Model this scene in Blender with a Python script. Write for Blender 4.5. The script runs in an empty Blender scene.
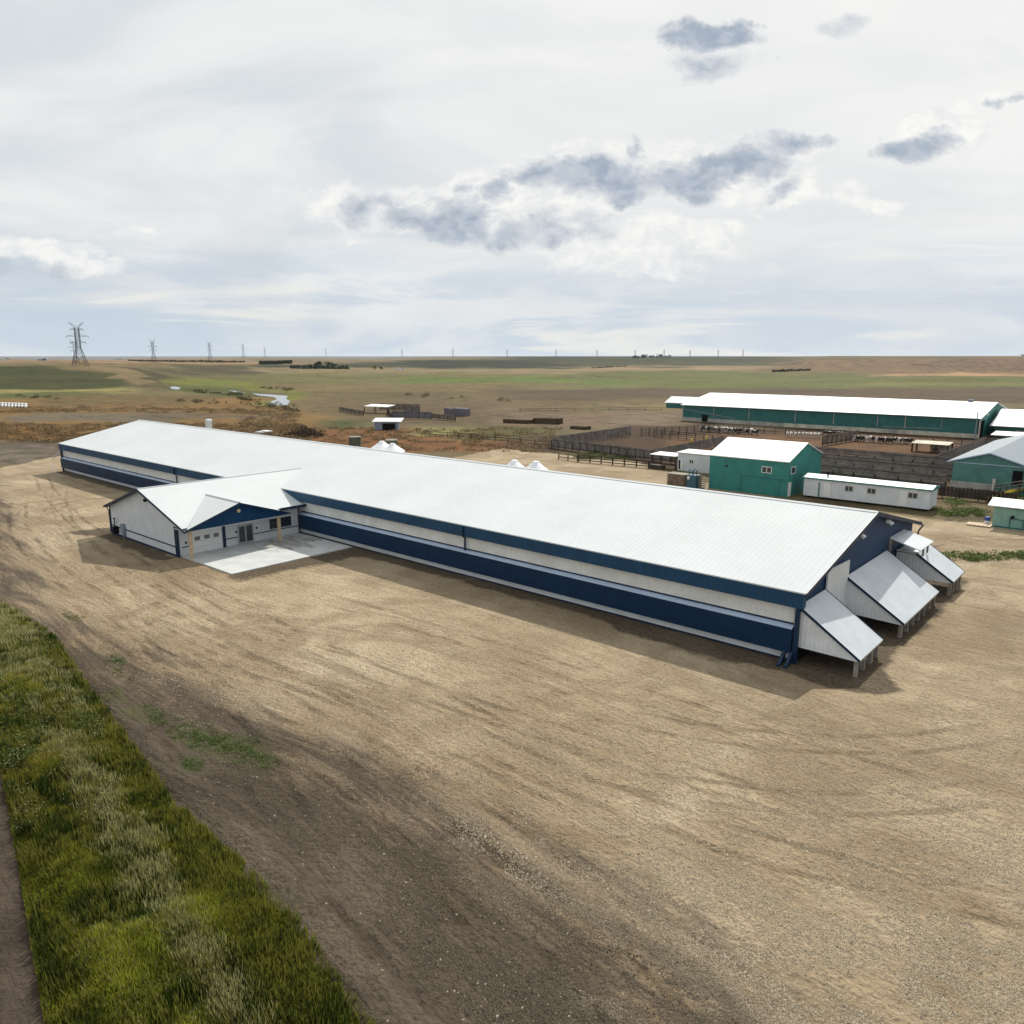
import bpy, bmesh, math, random
import numpy as np
from mathutils import Vector, Matrix
random.seed(7); rng = np.random.default_rng(11)
D = bpy.data; scene = bpy.context.scene; col = scene.collection
R = math.radians

# ------------------------------------------------------------------ camera
# world axes: +X runs along the big barn towards its near gable end, +Y across it (away)
H = 21.0; FPX = 760.0; HZ = 356.0
YAW = math.atan2(.6584, .7527); PITCH = math.atan((512 - HZ) / FPX)
cam = D.cameras.new('camera'); camo = D.objects.new('camera', cam); col.objects.link(camo)
cam.sensor_width = 36; cam.lens = 36 * FPX / 1024; cam.clip_start = .5; cam.clip_end = 40000
camo.location = (0, 0, H); camo.rotation_euler = (math.pi / 2 - PITCH, 0, YAW)
scene.camera = camo

# ------------------------------------------------------------------ node helper
class NT:
    def __init__(s, tree): s.t = tree; s.n = tree.nodes; s.l = tree.links
    def node(s, typ, **kw):
        n = s.n.new(typ)
        for k, v in kw.items(): setattr(n, k, v)
        return n
    def put(s, sock, v):
        if isinstance(v, bpy.types.NodeSocket): s.l.new(v, sock)
        elif v is not None:
            if isinstance(v, (tuple, list)) and len(v) == 3 and sock.type == 'RGBA': v = (*v, 1)
            sock.default_value = v
    def m(s, op, a, b=None, c=None, clamp=False):
        n = s.node('ShaderNodeMath', operation=op, use_clamp=clamp); s.put(n.inputs[0], a)
        if b is not None: s.put(n.inputs[1], b)
        if c is not None: s.put(n.inputs[2], c)
        return n.outputs[0]
    def vm(s, op, a, b=None):
        n = s.node('ShaderNodeVectorMath', operation=op); s.put(n.inputs[0], a)
        if b is not None: s.put(n.inputs[1], b)
        return n.outputs['Value'] if op in ('DOT_PRODUCT', 'LENGTH') else n.outputs[0]
    def noise(s, co, scale=1, detail=4, rough=.55, dist=0, out=0):
        n = s.node('ShaderNodeTexNoise'); s.put(n.inputs['Vector'], co); s.put(n.inputs['Scale'], scale)
        n.inputs['Detail'].default_value = detail; n.inputs['Roughness'].default_value = rough
        n.inputs['Distortion'].default_value = dist
        return n.outputs[out]
    def sm(s, x, lo, hi, a=0., b=1.):
        n = s.node('ShaderNodeMapRange', interpolation_type='SMOOTHSTEP'); s.put(n.inputs[0], x)
        n.inputs[1].default_value = lo; n.inputs[2].default_value = hi
        n.inputs[3].default_value = a; n.inputs[4].default_value = b
        return n.outputs[0]
    def mix(s, f, a, b, mode='MIX'):
        n = s.node('ShaderNodeMix', data_type='RGBA', blend_type=mode); s.put(n.inputs[0], f)
        s.put(n.inputs[6], a); s.put(n.inputs[7], b); return n.outputs[2]
    def xyz(s, v):
        n = s.node('ShaderNodeSeparateXYZ'); s.put(n.inputs[0], v); return n.outputs
    def comb(s, x, y, z):
        n = s.node('ShaderNodeCombineXYZ')
        for i, q in enumerate((x, y, z)): s.put(n.inputs[i], q)
        return n.outputs[0]

# ------------------------------------------------------------------ world: Nishita sky under a broken veil of cloud
SUN = Vector((-.30, .97, .90)).normalized()
world = D.worlds.new('World'); scene.world = world; world.use_nodes = True
w = NT(world.node_tree); w.n.clear()
sky = w.node('ShaderNodeTexSky', sky_type='NISHITA', sun_disc=False)
sky.sun_elevation = math.asin(SUN.z); sky.sun_rotation = math.atan2(SUN.x, SUN.y); sky.altitude = 900
dirv = w.node('ShaderNodeTexCoord').outputs['Generated']
cy, sy = math.cos(YAW), math.sin(YAW)
right = (cy, sy, 0); fwd0 = Vector((-sy, cy, 0))
fw = tuple(fwd0 * math.cos(PITCH) + Vector((0, 0, -math.sin(PITCH))))
up = tuple(fwd0 * math.sin(PITCH) + Vector((0, 0, math.cos(PITCH))))
dz = w.m('MAXIMUM', w.vm('DOT_PRODUCT', dirv, fw), .05)
sx = w.m('DIVIDE', w.vm('DOT_PRODUCT', dirv, right), dz)      # bearings measured from a fixed compass direction
sz = w.m('DIVIDE', w.vm('DOT_PRODUCT', dirv, up), dz)
d3 = w.xyz(dirv)
pl = w.m('ADD', w.m('MAXIMUM', d3[2], 0), .06)
plane = w.comb(w.m('DIVIDE', d3[0], pl), w.m('DIVIDE', d3[1], pl), 0)
el = w.m('MAXIMUM', d3[2], 0)
K = 10.0    # the Background runs at 0.1
def kc(r, g, b): return tuple((v / 255 / 12.92 if v / 255 <= .04045 else ((v / 255 + .055) / 1.055) ** 2.4) * K for v in (r, g, b))
# veil
cn = w.comb(sx, w.m('MULTIPLY', sz, 3.2), 0)
n1 = w.noise(cn, 2.0, 7, .55, .6); n2 = w.noise(w.comb(sx, w.m('MULTIPLY', sz, 7), 3.3), 2.2, 7, .6, .8)
veil = w.mix(w.sm(n1, .35, .66), kc(214, 220, 225), kc(237, 239, 239))
low = w.sm(el, .0, .22, 1, 0)
thin = w.m('MULTIPLY', w.sm(n2, .42, .60), low)
veil = w.mix(w.m('MULTIPLY', thin, .85), veil, kc(190, 206, 222))
lowb = w.sm(el, .0, .07, 1, 0)
veil = w.mix(w.m('MULTIPLY', lowb, .45), veil, kc(214, 224, 233))
n2b = w.noise(w.comb(sx, w.m('MULTIPLY', sz, 11), 9.3), 1.7, 7, .6, .5)
veil = w.mix(w.m('MULTIPLY', w.m('MULTIPLY', w.sm(n2b, .54, .64), low), .8), veil, kc(240, 239, 232))
# slight glow towards the veiled sun
sd = w.vm('DOT_PRODUCT', dirv, tuple(SUN))
veil = w.mix(w.sm(sd, .70, 1.0, 0, .75), veil, kc(250, 249, 246))
# cumulus
wob = w.noise(w.comb(sx, sz, 0), 9, 8, .62, .2, out=1)
wb = w.xyz(wob)
px_ = w.m('ADD', sx, w.m('MULTIPLY', w.m('SUBTRACT', wb[0], .5), .17))
pz_ = w.m('ADD', sz, w.m('MULTIPLY', w.m('SUBTRACT', wb[1], .5), .085))
fine = w.noise(w.comb(sx, w.m('MULTIPLY', sz, 1.5), 5), 13, 9, .60, .25)
def blobs(lst):
    cur = None
    for (cx, cyy, rx, ry, a) in lst:
        ax = (cx - 512) / FPX; az = (512 - cyy) / FPX
        dx = w.m('DIVIDE', w.m('SUBTRACT', px_, ax), rx / FPX); dy = w.m('DIVIDE', w.m('SUBTRACT', pz_, az), ry / FPX)
        r2 = w.m('ADD', w.m('MULTIPLY', dx, dx), w.m('MULTIPLY', dy, dy))
        b = w.m('MULTIPLY', w.m('SUBTRACT', 1.0, w.m('MULTIPLY', r2, .8)), a)
        cur = b if cur is None else w.m('MAXIMUM', cur, b)
    return w.m('MAXIMUM', cur, 0)
white = blobs([(385, 205, 100, 30, 1), (490, 205, 60, 34, 1), (565, 215, 90, 42, 1), (600, 170, 90, 36, 1), (690, 165, 100, 34, 1), (770, 150, 72, 24, .9), (640, 240, 120, 36, .8), (800, 190, 70, 22, .9), (940, 135, 75, 32, 1), (1006, 97, 24, 10, .9), (880, 205, 50, 10, .6),
               (30, 248, 80, 16, .8), (80, 262, 70, 12, .6), (310, 198, 50, 16, .7), (705, 262, 90, 20, .6), (120, 225, 60, 12, .5)])
grey = blobs([(375, 203, 41, 22, 0.95), (455, 216, 52, 24, 1.06), (520, 232, 65, 17, 0.90), (395, 212, 65, 12, 0.74), (600, 178, 95, 27, 1.33), (672, 178, 54, 19, 1.17), (745, 158, 71, 19, 1.11), (700, 168, 65, 14, 0.85), (560, 225, 65, 18, 0.64), (430, 218, 97, 15, 0.74), (790, 142, 54, 15, 0.95), (640, 148, 13, 15, 0.85), (600, 222, 43, 19, 0.64), (790, 186, 35, 14, 0.74),
              (705, 31, 52, 19, 1.43), (716, 62, 50, 19, 0.76), (915, 148, 50, 18, 1.17), (930, 133, 19, 10, 0.85), (845, 24, 37, 12, 0.48), (20, 268, 76, 15, 0.53), (500, 196, 24, 13, 0.64), (1004, 100, 15, 6, 0.53), (470, 190, 15, 8, 0.53)])
wm = w.m('MULTIPLY', w.sm(w.m('ADD', white, w.m('MULTIPLY', w.m('SUBTRACT', fine, .5), 2.4)), .15, .70), w.sm(white, .0, .30))
wm2 = w.sm(w.noise(w.comb(sx, w.m('MULTIPLY', sz, 1.6), 8), 22, 8, .65, .4), .36, .62)
cumw = w.mix(wm2, kc(232, 234, 235), kc(252, 251, 247))
skyc = w.mix(w.m('MULTIPLY', wm, .85), veil, cumw)
gm = w.m('MULTIPLY', w.sm(w.m('ADD', grey, w.m('MULTIPLY', w.m('SUBTRACT', fine, .5), 2.2)), .06, 1.12), w.sm(grey, .0, .4))
skyc = w.mix(gm, skyc, w.mix(wm2, kc(163, 176, 192), kc(192, 200, 211)))
# a little real blue through the thin parts
skyc = w.mix(w.sm(w.noise(plane, .9, 5, .6), .62, .8, 0, .18), skyc, sky.outputs[0])
bg = w.node('ShaderNodeBackground'); w.put(bg.inputs[0], skyc); bg.inputs[1].default_value = .1
out = w.node('ShaderNodeOutputWorld'); w.l.new(bg.outputs[0], out.inputs[0])

sl = D.lights.new('sun', 'SUN'); sl.energy = 4.7; sl.angle = R(.6); sl.color = (1, .95, .86)
so = D.objects.new('sun', sl); col.objects.link(so); so.rotation_euler = (-SUN).to_track_quat('-Z', 'Y').to_euler(); so.location = (0, 0, 80)
vs = scene.view_settings; vs.view_transform = 'Standard'; vs.look = 'None'; vs.exposure = 0; vs.gamma = 1
try: scene.cycles.volume_bounces = 0
except Exception: pass

# ------------------------------------------------------------------ pixel of the photograph -> place on the ground plan
U2 = np.array([.7527, -.6584]); V2 = np.array([.6584, .7527])
def ground_at(px, py, z=0.):
    a = (px - 512) / FPX; b = (512 - py) / FPX
    x = a; y = math.cos(PITCH) + b * math.sin(PITCH); zz = -math.sin(PITCH) + b * math.cos(PITCH)
    t = (z - H) / zz; x *= t; y *= t
    return np.array([x * U2[0] + y * U2[1], x * V2[0] + y * V2[1]])
def cam_xy(u, v): return u * U2[0] + v * V2[0], u * U2[1] + v * V2[1]
def world_uv(x, y): return x * U2[0] + y * U2[1], x * V2[0] + y * V2[1]
def project(u, v, z):
    x, y = cam_xy(u, v); c, s = math.cos(PITCH), math.sin(PITCH); q = z - H
    f = y * c - q * s; g = y * s + q * c
    f = np.where(f < 1, 1, f)
    return 512 + FPX * x / f, 512 - FPX * g / f

# value noise in numpy
_tab = rng.random((256, 256))
def vnoise(x, y):
    xi = np.floor(x).astype(int); yi = np.floor(y).astype(int); fx = x - xi; fy = y - yi
    fx = fx * fx * (3 - 2 * fx); fy = fy * fy * (3 - 2 * fy)
    g = lambda a, b: _tab[a % 256, b % 256]
    return (g(xi, yi) * (1 - fx) + g(xi + 1, yi) * fx) * (1 - fy) + (g(xi, yi + 1) * (1 - fx) + g(xi + 1, yi + 1) * fx) * fy
def fbm(x, y, o=4):
    s = 0; a = .5; t = 0
    for i in range(o): s = s + a * vnoise(x * 2 ** i + 17 * i, y * 2 ** i + 31 * i); t += a; a *= .5
    return s / t
def sstep(x, a, b): t = np.clip((x - a) / (b - a), 0, 1); return t * t * (3 - 2 * t)

def terrain(u, v):
    x, y = cam_xy(u, v); u = np.asarray(u, float); v = np.asarray(v, float)
    d = np.hypot(x, y); yy = np.maximum(y, 1); t = x / yy
    ahead = sstep(y, 0, 200)
    base = 15.4 * sstep(d, 900, 2300) + 1.6 * sstep(d, 2300, 5000)
    left = 11.5 * sstep(y, 400, 720) * sstep(t, -.36, -.52)
    rgt = 19.6 * sstep(y, 820, 1500) * sstep(t, .30, .42)
    midr = 4.5 * sstep(y, 1500, 1900) * (1 - sstep(y, 1900, 2500)) * np.exp(-((t - .26) / .16) ** 2)
    rgt = rgt + 1.6 * sstep(y, 1300, 1800) * sstep(t, .34, .62)
    h = np.maximum(np.maximum(base, left), rgt) + midr
    h = h + (fbm(u / 150, v / 150, 4) - .5) * 10.0 * sstep(d, 430, 900) * (1 - .75 * sstep(d, 1500, 2300))
    return np.where(h > 19.6, 19.6 + (h - 19.6) * .5, h) * ahead
def tz(u, v): return float(terrain(np.array([float(u)]), np.array([float(v)]))[0])

def poly_sd(U, V, pts):
    """signed distance, positive inside"""
    n = len(pts); best = np.full(U.shape, 1e18); ins = np.zeros(U.shape, bool)
    for i in range(n):
        ax, ay = pts[i]; bx, by = pts[(i + 1) % n]
        ex, ey = bx - ax, by - ay
        t = np.clip(((U - ax) * ex + (V - ay) * ey) / (ex * ex + ey * ey + 1e-9), 0, 1)
        best = np.minimum(best, (U - ax - t * ex) ** 2 + (V - ay - t * ey) ** 2)
        c = ((ay > V) != (by > V)) & (U < (bx - ax) * (V - ay) / ((by - ay) + 1e-12) + ax)
        ins ^= c
    return np.where(ins, 1, -1) * np.sqrt(best)
def gpts(l): return [tuple(ground_at(*p)) for p in l]
YARD = gpts([(-260, 490), (-60, 474), (0, 468), (25, 463), (57, 456)]) + [(-150, 84), (-110, 86)] + gpts([(500, 449), (560, 454), (640, 462), (690, 479), (800, 502), (905, 516), (940, 521), (990, 522), (1040, 524), (1500, 560), (2400, 1300), (700, 1700), (-500, 1700), (-2200, 1000), (-700, 560)])
VERGE = gpts([(-700, 606), (-250, 575), (-60, 588), (0, 610), (45, 632), (70, 672), (100, 712), (135, 762), (170, 812), (230, 862), (290, 922), (330, 982), (362, 1030), (420, 1120), (520, 1300), (470, 1400), (130, 1300), (70, 1130), (45, 1026), (24, 900), (0, 762), (-60, 690), (-300, 660), (-700, 660)])
ROAD = gpts([(-700, 672), (-300, 668), (-60, 700), (0, 762), (24, 900), (45, 1026), (70, 1130), (130, 1300), (-300, 1600), (-1500, 1300)])
DARK = gpts([(-700, 530), (-100, 480), (-20, 468), (-2, 500), (6, 545), (30, 595), (80, 628), (170, 668), (250, 706), (330, 750), (395, 775), (430, 815), (520, 868), (620, 930), (690, 985), (780, 1060), (900, 1250), (0, 1400), (-700, 900)])
DIRT2 = gpts([(-300, 440), (0, 446), (57, 444), (55, 455), (20, 464), (-60, 470), (-300, 480)])

# ------------------------------------------------------------------ materials
def mat(name):
    m = D.materials.new(name); m.use_nodes = True; t = NT(m.node_tree)
    b = t.n.get('Principled BSDF'); return m, t, b
def paint(name, c, rough=.5, spec=.5, metal=0, rib=None, ribw=.3, dirt=.06, bump=.25, nscale=.7, ribdark=.14):
    """coated sheet or board; rib = axis the profile repeats along"""
    m, t, b = mat(name)
    g = t.node('ShaderNodeNewGeometry').outputs['Position']
    n = t.noise(g, nscale, 5, .6); n2 = t.noise(g, nscale * 9, 4, .6)
    f = t.m('ADD', t.m('MULTIPLY', n, .7), t.m('MULTIPLY', n2, .3))
    dark = tuple(x * (1 - dirt * 2.4) for x in c); lite = tuple(min(1, x * (1 + dirt * 1.2)) for x in c)
    cc = t.mix(t.sm(f, .32, .68), dark, lite)
    if rib is not None:
        p = t.xyz(g)[rib]
        saw = t.m('FRACT', t.m('DIVIDE', p, ribw))
        tri = t.m('ABSOLUTE', t.m('SUBTRACT', saw, .5))
        prof = t.sm(tri, .30, .45)
        bp = t.node('ShaderNodeBump'); bp.inputs['Strength'].default_value = bump; bp.inputs['Distance'].default_value = .04
        t.put(bp.inputs['Height'], prof); t.l.new(bp.outputs[0], b.inputs['Normal'])
        cc = t.mix(t.m('MULTIPLY', t.sm(tri, .40, .5), ribdark), cc, tuple(x * .55 for x in c))
    t.put(b.inputs['Base Color'], cc)
    b.inputs['Roughness'].default_value = rough; b.inputs['Metallic'].default_value = metal
    b.inputs['Specular IOR Level'].default_value = spec
    return m
M = {}
M['roof_white'] = paint('white_roof_sheet', (.585, .615, .625), .75, .06, rib=0, ribw=.3, dirt=.025, bump=.06, nscale=.12, ribdark=.11)
M['roof_white_y'] = paint('white_roof_sheet_wing', (.55, .58, .59), .7, .1, rib=1, ribw=.3, dirt=.02, bump=.08, nscale=.2, ribdark=.06)
M['roof_old'] = paint('white_roof_sheet_old', (.74, .75, .73), .5, .4, rib=0, ribw=.9, dirt=.03, nscale=.2)
M['galv'] = paint('galvanised_sheet', (.53, .57, .60), .42, .4, .12, rib=1, ribw=.3, dirt=.05, bump=.25, nscale=.5)
M['white_wall'] = paint('white_wall_sheet', (.70, .73, .75), .5, .4, rib=0, ribw=.3, dirt=.05, bump=.5)
M['white_wall_y'] = paint('white_wall_sheet_y', (.64, .66, .66), .5, .4, rib=1, ribw=.3, dirt=.05, bump=.5)
M['wing_wall'] = paint('office_wall_sheet', (.60, .635, .66), .5, .4, rib=0, ribw=.23, dirt=.04, bump=.3)
M['wing_wall_y'] = paint('office_wall_sheet_y', (.60, .635, .66), .5, .4, rib=1, ribw=.23, dirt=.04, bump=.3)
M['cream'] = paint('cream_curtain', (.66, .67, .64), .6, .3, rib=0, ribw=.6, dirt=.06, bump=.2)
M['blue'] = paint('dark_blue_sheet', (.004, .025, .066), .5, .2, rib=0, ribw=.3, dirt=.06, bump=.35)
M['blue_y'] = paint('dark_blue_sheet_y', (.005, .036, .100), .5, .15, rib=1, ribw=.3, dirt=.06, bump=.35)
M['blue_top'] = paint('blue_hood_sheet', (.010, .056, .120), .5, .25, rib=0, ribw=.3, dirt=.06, bump=.35)
M['blue_trim'] = paint('dark_blue_trim', (.006, .024, .06), .45, .3)
M['flash'] = paint('pale_blue_flashing', (.42, .52, .66), .45, .4, dirt=.04)
M['teal'] = paint('teal_wall_sheet', (.022, .19, .170), .5, .4, rib=0, ribw=.3, dirt=.08, bump=.3)
M['teal_y'] = paint('teal_wall_sheet_y', (.022, .19, .170), .5, .4, rib=1, ribw=.3, dirt=.08, bump=.3)
M['teal_old'] = paint('teal_barn_sheet', (.022, .138, .130), .5, .4, rib=0, ribw=.9, dirt=.1, bump=.2)
M['teal_grey'] = paint('faded_teal_sheet', (.075, .20, .175), .5, .4, rib=0, ribw=.9, dirt=.1, bump=.2)
M['hut_green'] = paint('pale_green_sheet', (.20, .36, .31), .5, .4, dirt=.1)
M['grey_roof'] = paint('grey_roof_sheet', (.20, .24, .275), .6, .2, 0, rib=1, ribw=.9, dirt=.05)
M['conc_wall'] = paint('concrete_wall', (.40, .39, .35), .85, .2, dirt=.14, nscale=.5)
M['cream_skirt'] = paint('cream_skirt', (.55, .52, .42), .8, .2, dirt=.15, nscale=.4)
M['trim_white'] = paint('white_trim', (.72, .74, .74), .5, .4, dirt=.03)
M['glass'] = paint('dark_window_glass', (.025, .035, .045), .08, .8, dirt=.1)
M['door_white'] = paint('white_door', (.68, .70, .70), .4, .5, dirt=.03)
M['alum'] = paint('grey_metal_frame', (.42, .46, .48), .35, .5, .6)
M['wood_post'] = paint('pale_wood_post', (.52, .40, .27), .7, .2, dirt=.1, nscale=3)
M['wood_leg'] = paint('grey_wood_leg', (.26, .24, .20), .8, .2, dirt=.15, nscale=3)
M['fence_wood'] = paint('weathered_fence_boards', (.20, .18, .165), .85, .15, rib=0, ribw=.6, dirt=.2, nscale=.8)
M['fence_wood_y'] = paint('weathered_fence_boards_y', (.21, .185, .165), .85, .15, rib=1, ribw=.6, dirt=.2, nscale=.8)
M['fence_brown'] = paint('brown_fence_boards', (.24, .195, .155), .85, .15, dirt=.2, nscale=.8)
M['dark_rail'] = paint('dark_fence_rail', (.06, .045, .035), .8, .2, dirt=.15)
M['yellow'] = paint('yellow_post', (.62, .45, .03), .5, .4)
M['dark'] = paint('black_opening', (.008, .008, .009), .9, .1)
M['steel'] = paint('pylon_steel', (.03, .038, .045), .5, .4, .4)
M['steel_far'] = paint('lamp_pole_steel', (.25, .27, .28), .5, .4, .4)
M['tank_blue'] = paint('blue_tank_paint', (.02, .09, .14), .45, .5, dirt=.12)
M['bucket_blue'] = paint('blue_plastic', (.02, .06, .3), .4, .5)
M['olive'] = paint('dull_olive_tank', (.09, .10, .07), .7, .3, dirt=.2)
M['rust'] = paint('brown_crate_boards', (.22, .16, .12), .85, .2, dirt=.2, nscale=2)
M['grey_blue'] = paint('grey_blue_boards', (.22, .26, .32), .8, .2, dirt=.12)
M['bin_white'] = paint('white_feed_bin', (.76, .78, .80), .35, .5, dirt=.03)
M['bark'] = paint('bark', (.10, .08, .06), .9, .1, dirt=.2, nscale=5)
M['straw'] = paint('straw_bale', (.10, .07, .045), .95, .1, dirt=.3, nscale=2)
M['grey_stack'] = paint('grey_bale_wrap', (.15, .14, .16), .7, .3, dirt=.15)

def cow_mat(name, lo, hi):
    m, t, b = mat(name); o = t.node('ShaderNodeTexCoord').outputs['Object']
    inf = t.node('ShaderNodeObjectInfo').outputs['Random']
    n = t.noise(t.vm('ADD', o, t.comb(t.m('MULTIPLY', inf, 30), 0, 0)), 1.3, 1, .4)
    t.put(b.inputs['Base Color'], t.mix(t.sm(n, lo, hi), (.012, .011, .010), (.68, .65, .60)))
    b.inputs['Roughness'].default_value = .8; return m
M['cow_mix'] = cow_mat('black_and_white_hide', .49, .53)
M['cow_white'] = cow_mat('mostly_white_hide', .33, .37)
M['cow_black'] = cow_mat('mostly_black_hide', .60, .64)

m, t, b = mat('foliage'); 
at = t.node('ShaderNodeAttribute', attribute_name='Col').outputs['Color']
t.put(b.inputs['Base Color'], at); b.inputs['Roughness'].default_value = .65; b.inputs['Specular IOR Level'].default_value = .25
tr = t.node('ShaderNodeBsdfTranslucent'); t.put(tr.inputs[0], at); ms = t.node('ShaderNodeMixShader'); ms.inputs[0].default_value = .3
t.l.new(b.outputs[0], ms.inputs[1]); t.l.new(tr.outputs[0], ms.inputs[2]); t.l.new(ms.outputs[0], t.n['Material Output'].inputs[0])
M['foliage'] = m
m, t, b = mat('far_leaves'); g = t.node('ShaderNodeNewGeometry').outputs['Position']
t.put(b.inputs['Base Color'], t.mix(t.noise(g, .6, 3), (.018, .028, .014), (.05, .065, .03))); b.inputs['Roughness'].default_value = .8
M['leaves'] = m
m, t, b = mat('yellow_leaves'); g = t.node('ShaderNodeNewGeometry').outputs['Position']
t.put(b.inputs['Base Color'], t.mix(t.noise(g, .6, 3), (.14, .12, .02), (.3, .24, .04))); b.inputs['Roughness'].default_value = .8
M['yleaves'] = m
m, t, b = mat('river_water'); b.inputs['Base Color'].default_value = (.12, .15, .17, 1); b.inputs['Roughness'].default_value = .12
g = t.node('ShaderNodeNewGeometry').outputs['Position']; bp = t.node('ShaderNodeBump'); bp.inputs['Strength'].default_value = .15
t.put(bp.inputs['Height'], t.noise(g, 1.5, 3)); t.l.new(bp.outputs[0], b.inputs['Normal']); M['water'] = m
# concrete slab
m, t, b = mat('pale_concrete'); g = t.node('ShaderNodeNewGeometry').outputs['Position']
n = t.noise(g, .5, 6, .6); n2 = t.noise(g, 7, 4, .6)
cc = t.mix(t.sm(n, .3, .7), (.42, .435, .43), (.53, .545, .53)); cc = t.mix(t.m('MULTIPLY', n2, .3), cc, (.38, .38, .36))
ps = t.xyz(g)
stn = t.noise(t.vm('MULTIPLY', g, (.35, .9, 1)), 1.1, 6, .65, .4)
near = t.sm(t.vm('LENGTH', t.vm('SUBTRACT', g, (-74.2, 46.6, .12))), 1.0, 4.5, 1, 0)
stain = t.m('MULTIPLY', t.sm(t.m('ADD', stn, t.m('MULTIPLY', near, .16)), .56, .62), t.sm(near, 0, .25))
cc = t.mix(t.m('MULTIPLY', stain, .7), cc, (.20, .19, .17))
jx = t.sm(t.m('ABSOLUTE', t.m('SUBTRACT', ps[0], -73.0)), .015, .04, 1, 0); jy = t.sm(t.m('ABSOLUTE', t.m('SUBTRACT', ps[1], 43.1)), .015, .04, 1, 0)
cc = t.mix(t.m('MULTIPLY', t.m('MAXIMUM', jx, jy), .5), cc, (.2, .2, .19))
t.put(b.inputs['Base Color'], cc); b.inputs['Roughness'].default_value = .75; M['slab'] = m

# ground
m, t, b = mat('ground_earth'); g = t.node('ShaderNodeNewGeometry').outputs['Position']
A = lambda n, o='Fac': t.node('ShaderNodeAttribute', attribute_name=n).outputs[o]
farc = A('FarCol', 'Color')
sdy, sdv, sdr, sdd = A('sd_yard'), A('sd_verge'), A('sd_road'), A('sd_dark')
e1 = t.noise(g, .35, 6, .65); e2 = t.noise(g, .05, 4, .55)
grit = t.noise(g, 3.4, 6, .70); grit2 = t.noise(g, 11.0, 3, .7)
# the track marks follow the barn, bent by a slow warp
warp = t.noise(g, .016, 2, .5, out=1)
gw = t.vm('ADD', g, t.vm('MULTIPLY', t.vm('SUBTRACT', warp, (.5, .5, .5)), (20, 20, 0)))
streak = t.noise(t.vm('MULTIPLY', gw, (.07, .55, 1)), 1.0, 7, .66, .5)
streak2 = t.noise(t.vm('MULTIPLY', gw, (.16, 1.9, 1)), 1.0, 5, .62, .4)
patch = t.noise(g, .11, 7, .68, .5)
clod = t.node('ShaderNodeTexVoronoi'); t.put(clod.inputs['Vector'], t.vm('ADD', g, t.vm('MULTIPLY', t.noise(g, 2.0, 3, .6, out=1), (.5, .5, 0)))); clod.inputs['Scale'].default_value = 4.6
cl = clod.outputs['Distance']
# wheel ruts: pairs of lines on wide arcs
def rut(p1, p2, p3, gauge=.95, wdt=.2, seed=0.):
    (ax, ay), (bx_, by), (cx_, cy_) = [ground_at(*p) for p in (p1, p2, p3)]
    dd = 2 * (ax * (by - cy_) + bx_ * (cy_ - ay) + cx_ * (ay - by))
    ux = ((ax**2 + ay**2) * (by - cy_) + (bx_**2 + by**2) * (cy_ - ay) + (cx_**2 + cy_**2) * (ay - by)) / dd
    uy = ((ax**2 + ay**2) * (cx_ - bx_) + (bx_**2 + by**2) * (ax - cx_) + (cx_**2 + cy_**2) * (bx_ - ax)) / dd
    Rr = math.hypot(ax - ux, ay - uy); mx, my = bx_, by; ext = max(math.hypot(ax - bx_, ay - by), math.hypot(cx_ - bx_, cy_ - by))
    dist_ = t.vm('LENGTH', t.vm('MULTIPLY', t.vm('SUBTRACT', g, (ux, uy, 0)), (1, 1, 0)))
    off = t.m('ABSOLUTE', t.m('SUBTRACT', t.m('ABSOLUTE', t.m('ADD', t.m('SUBTRACT', dist_, Rr), t.m('MULTIPLY', t.m('SUBTRACT', patch, .5), 1.2))), gauge))
    ln = t.sm(off, wdt * .4, wdt * 1.8, 1, 0)
    lim = t.sm(t.vm('LENGTH', t.vm('SUBTRACT', g, (mx, my, 0))), ext * .75, ext * 1.1, 1, 0)
    return t.m('MULTIPLY', ln, lim)
ruts = None
for a_ in (((40, 475), (75, 520), (180, 590)), ((60, 490), (100, 560), (240, 640)), ((100, 515), (92, 500), (135, 498)), ((20, 500), (60, 575), (150, 625)), ((150, 560), (300, 640), (480, 720)), ((120, 590), (300, 690), (520, 800)),
           ((200, 610), (420, 690), (700, 780)), ((80, 620), (260, 720), (420, 830)), ((380, 760), (520, 850), (660, 960)), ((360, 780), (470, 900), (560, 1010)), ((330, 600), (560, 670), (760, 735)),
           ((560, 700), (760, 740), (1010, 730)), ((560, 760), (760, 800), (1000, 790)), ((480, 740), (700, 830), (960, 900)), ((110, 720), (230, 830), (380, 990)), ((900, 560), (960, 540), (1020, 538)), ((100, 600), (190, 680), (250, 760))):
    q_ = rut(*a_); ruts = q_ if ruts is None else t.m('MAXIMUM', ruts, q_)
ruts = t.m('MULTIPLY', ruts, t.sm(t.noise(g, .22, 5, .7), .40, .60))
light = t.mix(t.sm(e2, .38, .62), (0.435, 0.340, 0.219), (0.529, 0.429, 0.288))
light = t.mix(t.sm(patch, .42, .53, .8, 0), light, (0.342, 0.258, 0.162))
light = t.mix(t.sm(streak, .38, .50, .5, 0), light, (0.308, 0.232, 0.147))
light = t.mix(t.sm(streak2, .54, .68, 0, .30), light, (0.640, 0.533, 0.373))
light = t.mix(t.sm(patch, .54, .64, 0, .65), light, (0.598, 0.500, 0.348))
light = t.mix(t.sm(e1, .42, .60, .25, 0), light, (0.332, 0.257, 0.162))
darkc = t.mix(t.sm(streak, .38, .60), (0.057, 0.043, 0.033), (0.110, 0.087, 0.065))
darkc = t.mix(t.sm(streak2, .54, .66, 0, .45), darkc, (0.147, 0.118, 0.090))
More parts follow.
